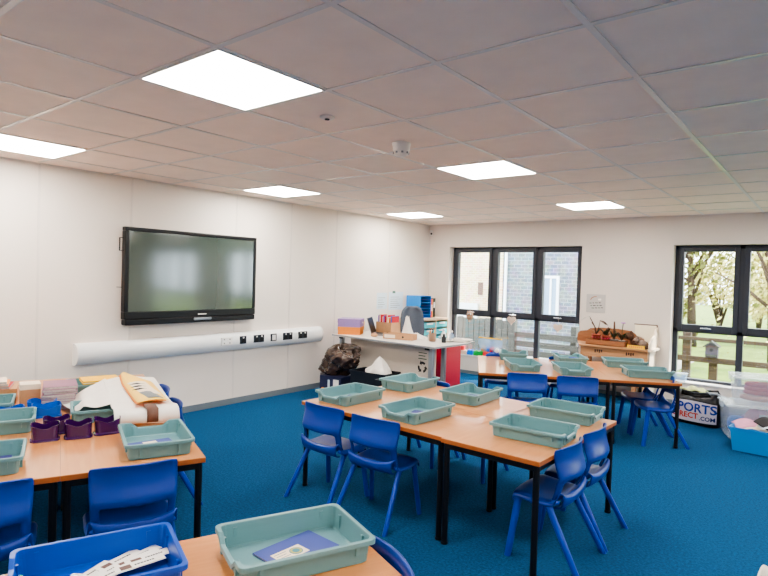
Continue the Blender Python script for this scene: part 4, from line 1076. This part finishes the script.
coil(4.76, 6.67, .425, .2, .022, 'crimson', 'coiled crimson rope in the upper clear box', rd(14), 3)
coil(4.76, 6.66, .372, .22, .024, 'tan', 'coiled tan rope at the bottom of the upper clear box', rd(14), 1)
for i, (x, y, m_, s_, lab) in enumerate(((4.51, 6.57, 'bblue', .075, 'blue bundle in the lower clear box'), (4.69, 6.64, 'pink', .11, 'pink bundle in the lower clear box'), (4.85, 6.70, 'pink', .1, 'second pink bundle at the far end of the lower clear box'), (4.57, 6.73, 'lilac', .07, 'lilac bundle behind the others in the lower clear box'))):
    def bun(u, v, s_=s_, i=i):
        a = u*2*PI; ph = PI*v; r_ = math.sin(ph)**.8*(1+.14*math.sin(a*3+i+v*7)+.07*math.sin(a*7)); return (r_*s_*math.cos(a), r_*s_*.85*math.sin(a), -s_*1.2*math.cos(ph))
    o = MB().grid(bun, 24, 14).build('cloth_bundle', m_, None, smooth=True); place(o, (x, y, .025+s_*1.2)); tag(o, lab, 'cloth')
# blue box with papers
e = empty('blue_box', (4.85, 6.12, 0), rd(-4), 'sky blue plastic box of papers on the floor at the right edge', 'box')
R = lambda kx, z: [(kx*.31*cx, kx*.17*cy, z) for cx, cy in ((-1, -1), (1, -1), (1, 1), (-1, 1))]
MB().loft([R(.93, 0), R(1, .195), R(1.04, .195), R(1.04, .212), R(.97, .212), R(.90, .012)]).build('box_body', 'blue_box', e, bevel=.003)
for i, (m_, x, a, lab) in enumerate((('paper', -.16, .2, 'white paper bundle'), ('cream', -.08, -.3, 'cream paper'), ('pink', -.2, .5, 'pink paper'), ('poster_blue', .0, .35, 'pale blue paper'), ('paper', .1, -.2, 'folded white paper'), ('ink', -.03, .9, 'dark leaflet'))):
    o = MB().grid(lambda u, v: ((u-.5)*.2, (v-.5)*.15, .03*math.sin(u*PI)+.02*v), 8, 4).build('paper_sheet', m_, None, smooth=True, solid=.004); place(o, (4.84+x, 6.12+.02*(i % 3-1), .17+.014*i), a, rd(8*(i % 3-1)), rd(6*((i+1) % 3-1))); tag(o, lab+' sticking out of the sky blue floor box', 'paper', 'papers in the sky blue box')

# white carrier bag at the photo's lower right corner
def cbag(u, v):
    a = u*2*PI; k_ = 1-.10*v+.03*math.sin(a*4+v*6); c, s_ = math.cos(a), math.sin(a)
    return (.15*k_*math.copysign(abs(c)**.45, c), .085*k_*math.copysign(abs(s_)**.45, s_), .33*v+(.012*math.sin(a*3) if v > .9 else 0))
o = MB().grid(cbag, 32, 12).build('paper_bag', 'paper', None, smooth=True, solid=.002, off=0); place(o, (5.165, 2.73, 0), .0); tag(o, 'white crumpled paper bag just peeking in at the lower right corner', 'bag')

# ------------------------------------------------------------------ outside
GZ = -.25
struct(MB().bb(-30, 34, YB+.3, 60, GZ-.2, GZ).build('ground_outside', 'grass'))
struct(MB().bb(-8, 2.8, YB+.3, 14.5, GZ, GZ+.015).build('path_outside', 'paving'))
e = empty('stone_house', (0, 13, GZ), 0, 'grey stone house with a white framed window outside the left window', 'building')
MB().bb(-1.38, 1.2, 0, 3, 0, 5.5).build('wall', 'stone', e)
MB().bb(-1.55, 1.4, -.25, 3.2, 5.5, 5.75).build('roof', 'dark', e)
w_ = MB().bb(-.26, -.2, -.05, .001, .9, 1.79).bb(.1, .16, -.05, .001, .9, 1.79).bb(-.26, .16, -.05, .001, 1.79, 1.85).bb(-.26, .16, -.08, 0, .83, .9).bb(-.06, -.02, -.05, 0, .9, 1.8).build('window', 'pipe', e)
MB().bb(-.2, .1, -.012, .002, .9, 1.79).build('pane', 'glassdark', w_)
MB().cyl((-1.19, -.08, .05), (-1.19, -.08, 5.5), .035).build('downpipe', 'pipe', e)
MB().bb(-1.41, -1.30, -.03, .1, 0, 5.5).build('corner_stones', 'creamwall', e)
e = empty('cream_house', (0, 16, GZ), 0, 'sunlit cream house with a brown window seen in the left pane', 'building')
MB().bb(-9, -2.6, 0, 5, 0, 3.4).build('wall', 'creamwall', e)
MB().prism([(-9.3, 3.4), (-2.3, 3.4), (-2.3, 4.0), (-9.3, 4.0)], -5.3, .3, Matrix.Rotation(PI/2, 4, 'X')).build('roof', 'orange', e)
MB().bb(-3.66, -3.5, -.03, .02, 1.22, 1.62).build('window', 'brown', e)
MB().bb(-5.2, -3.6, -.12, 0, .0, .95).build('porch_wall', 'pipe', e)
# weathered fence outside the left window
YFn = 9.6
def board_fence():
    e = empty('board_fence', (0, YFn, GZ), 0, 'weathered grey upright board fence outside the left window', 'fence')
    x = -.75; i = 0
    while x < .60:
        h = .97+.03*((i*7) % 5)/5
        MB().bb(x, x+.105, -.012, .012, .03, h).build('board', 'weathered', e); x += .118; i += 1
    MB().bb(-.8, .62, .012, .05, .2, .29).build('rail', 'weathered', e); MB().bb(-.8, .62, .012, .05, .72, .81).build('rail', 'weathered', e)
    MB().bb(.58, .70, -.06, .06, 0, 1.03).build('post', 'weathered', e); MB().bb(-.85, -.75, -.05, .05, 0, 1.0).build('post', 'weathered', e)
board_fence()
e = empty('rail_fence', (0, YFn, GZ), 0, 'weathered horizontal rail fence running right from the board fence', 'fence')
for z in (.42, .58, .74): MB().bb(.70, 2.9, -.02, .02, z-.05, z+.05).build('rail', 'weathered', e)
for x in (1.75, 2.85): MB().bb(x-.05, x+.05, .02, .12, 0, .95).build('post', 'weathered', e)
# sunlit fence and bird house outside the right window
e = empty('rail_fence', (0, 10.4, GZ), 0, 'sunlit post and rail fence on the lawn outside the right window', 'fence')
for z, t in ((.53, .045), (.86, .028)): MB().bb(2.95, 9.5, -.025, .025, z-t, z+t).build('rail', 'sunwood', e)
for x in (3.34, 3.73, 5.0, 6.4, 7.8, 9.2): MB().bb(x-.06, x+.06, .03, .13, 0, .62 if x == 3.73 else .95).build('post', 'sunwood', e)
e = empty('bird_house', (3.72, 10.36, GZ+.585), 0, 'small wooden bird house on the fence outside the right window', 'bird house')
MB().bb(-.085, .085, -.06, .07, 0, .18).build('house_body', 'bhouse', e)
MB().prism([(-.12, .17), (0, .27), (.12, .17), (.1, .16), (0, .235), (-.1, .16)], -.09, .09, Matrix.Rotation(PI/2, 4, 'X')).build('roof', 'weathered', e)
MB().prism([(-.085, .165), (.085, .165), (0, .24)], -.06, .055, Matrix.Rotation(PI/2, 4, 'X')).build('gable', 'bhouse', e)
MB().cyl((0, -.062, .12), (0, -.058, .12), .025, n=16).build('entrance_hole', 'ink', e)
MB().bb(-.07, .07, -.075, -.06, .02, .05).build('ledge', 'weathered', e)
# trees
def tree(x, y, h, r, m, label, seed, nb=1500, spread=1.0, lw=.06):
    rnd = random.Random(seed)
    e = empty('garden_tree', (x, y, GZ), 0, label, 'tree', 'trees beyond the lawn')
    t = MB(); top = Vector((rnd.uniform(-.3, .3), 0, h*.6))
    t.tube([(0, 0, 0), (top.x*.4, 0, h*.3), top], [.13, .1, .05], 8)
    tips = []
    for i in range(14):
        a = rnd.uniform(0, 2*PI); z0 = rnd.uniform(.2, .6)*h; b0 = Vector((top.x*z0/h, 0, z0)); d = Vector((math.cos(a)*r*rnd.uniform(.5, 1), math.sin(a)*r*rnd.uniform(.4, .9), rnd.uniform(.1, .45)*h))
        t.tube([b0, b0+d*.5+Vector((0, 0, .1)), b0+d], [.045, .03, .012], 6); tips += [b0+d, b0+d*.7, b0+d*.45]
    t.build('trunk', 'bark', e, smooth=True)
    c = MB()
    for i in range(nb):
        p = rnd.choice(tips)+Vector((rnd.gauss(0, .33*r*spread), rnd.gauss(0, .3*r), rnd.gauss(0, .16*h)))
        if p.z < .25: p.z = .25+rnd.random()*.4
        s_ = lw*rnd.uniform(.6, 1.5); n1 = Vector((rnd.gauss(0, 1), rnd.gauss(0, 1), rnd.gauss(0, 1))).normalized(); n2 = n1.orthogonal().normalized(); n3 = n1.cross(n2)
        vs = [c.bm.verts.new(p+n2*s_), c.bm.verts.new(p+n3*s_*.55), c.bm.verts.new(p-n2*s_), c.bm.verts.new(p-n3*s_*.55)]; c.bm.faces.new(vs)
    cr = c.build('crown', m, e)
    return e
tree(2.1, 18.0, 5.2, 1.9, 'foliage', 'dense olive green tree beyond the lawn, seen through the right window', 3, 3200, 1.0, .07)
tree(4.3, 14.2, 4.4, 1.2, 'foliage2', 'pale thin tree with bare branches at the right edge of the right window', 8, 700, 1.0, .045)
tree(-.9, 27, 6.0, 2.4, 'foliage2', 'pale yellow green tree farther beyond the lawn', 12, 3000, 1.1, .1)
tree(8.6, 17, 4.8, 2.0, 'foliage', 'olive green tree beyond the lawn outside the frame', 21, 1500)
tree(14.0, 21, 5.0, 2.2, 'foliage2', 'pale green tree far to the side beyond the lawn', 25, 1500)
tree(6.4, 28, 6.4, 2.6, 'foliage2', 'wide pale tree at the back of the lawn', 31, 3200, 1.2, .1)
def bush(x, y, w, h, m, label, seed, n=1700, lw=.085):
    rnd = random.Random(seed)
    e = empty('garden_bush', (x, y, GZ), 0, label, 'bush', 'bushes along the back of the lawn')
    st = MB()
    for i in range(9):
        a = rnd.uniform(0, 2*PI); q = rnd.uniform(.3, .9)
        st.tube([(0, 0, 0), (w*.3*q*math.cos(a), .3*math.sin(a), h*.4), (w*.7*q*math.cos(a), .6*math.sin(a), h*rnd.uniform(.6, 1))], [.06, .04, .015], 6)
    st.build('stems', 'bark', e, smooth=True)
    c = MB()
    for i in range(n):
        a = rnd.uniform(0, 2*PI); ph = math.acos(rnd.uniform(-.3, 1)); k_ = rnd.uniform(.55, 1.05)
        p = Vector((w*k_*math.cos(a)*math.sin(ph), .8*k_*math.sin(a)*math.sin(ph), max(.1, h*.45+h*.55*k_*math.cos(ph)+rnd.gauss(0, .1))))
        s_ = lw*rnd.uniform(.6, 1.5); n1 = Vector((rnd.gauss(0, 1), rnd.gauss(0, 1), rnd.gauss(0, 1))).normalized(); n2 = n1.orthogonal().normalized(); n3 = n1.cross(n2)
        c.bm.faces.new([c.bm.verts.new(p+n2*s_), c.bm.verts.new(p+n3*s_*.55), c.bm.verts.new(p-n2*s_), c.bm.verts.new(p-n3*s_*.55)])
    c.build('foliage', m, e)
for i, (x, y, w, h, m_, lab) in enumerate(((.2, 21.5, 1.1, 2.2, 'foliage', 'rounded olive bush left of the garden shed'), (4.3, 20.5, 1.2, 2.6, 'foliage2', 'tall pale bush right of the garden shed'), (3.1, 24.5, 1.1, 3.4, 'foliage2', 'tall pale bush behind the garden shed'), (6.9, 21, 1.2, 2.4, 'foliage', 'olive bush far right along the lawn'), (1.6, 26.5, 1.4, 3.2, 'foliage2', 'pale bush in the gap behind the olive tree'), (9.6, 22, 1.4, 2.6, 'foliage2', 'pale bush at the far end of the lawn'))):
    bush(x, y, w, h, m_, lab, 40+i)
e = empty('garden_shed', (-4.05, 56.9, GZ), 0, 'small pale blue shed far off beyond the lawn', 'shed')
MB().bb(-.45, .45, 0, 1.0, 0, 1.1).build('wall', 'poster_blue', e); MB().prism([(-.52, 1.08), (.52, 1.08), (0, 1.5)], -1.05, .05, Matrix.Rotation(PI/2, 4, 'X')).build('roof', 'grey_ink', e); MB().bb(-.12, .12, -.02, 0, .0, .7).build('door', 'grey_ink', e)

# ------------------------------------------------------------------ light, sky, camera
w = bpy.data.worlds.new('World'); SC.world = w; w.use_nodes = True
bg = w.node_tree.nodes['Background']; bg.inputs[0].default_value = (.80, .91, 1., 1); bg.inputs[1].default_value = 3.7
sl = bpy.data.lights.new('sun_light', 'SUN'); sl.energy = 5.; sl.angle = rd(1.5); sl.color = (1, .93, .78)
so = bpy.data.objects.new('sun_light', sl); COL.objects.link(so); so.rotation_euler = Vector((-.5, -.38, -.8)).to_track_quat('-Z', 'Y').to_euler()

f, yaw, pitch, roll = 568.2, -.6716, -.0208, .0296
cd = bpy.data.cameras.new('camera'); cam = bpy.data.objects.new('camera', cd); COL.objects.link(cam)
cd.sensor_width = 36; cd.lens = f/768*36; cd.clip_start = .05; cd.clip_end = 300
fw = Vector((math.sin(yaw)*math.cos(pitch), math.cos(yaw)*math.cos(pitch), math.sin(pitch)))
r0 = Vector((math.cos(yaw), -math.sin(yaw), 0)); u0 = r0.cross(fw)
rr = r0*math.cos(roll)+u0*math.sin(roll); uu = -r0*math.sin(roll)+u0*math.cos(roll)
mw = Matrix.Identity(4)
for i in range(3): mw[i][0] = rr[i]; mw[i][1] = uu[i]; mw[i][2] = -fw[i]
mw[0][3], mw[1][3], mw[2][3] = 5.233, 0, 1.475
cam.matrix_world = mw
SC.camera = cam
SC.view_settings.view_transform = 'AgX'; SC.view_settings.look = 'AgX - Medium High Contrast'; SC.view_settings.exposure = 1.55; SC.view_settings.gamma = 1.
SC.cycles.max_bounces = 10; SC.cycles.diffuse_bounces = 6; SC.cycles.transparent_max_bounces = 16
SC.cycles.use_denoising = True
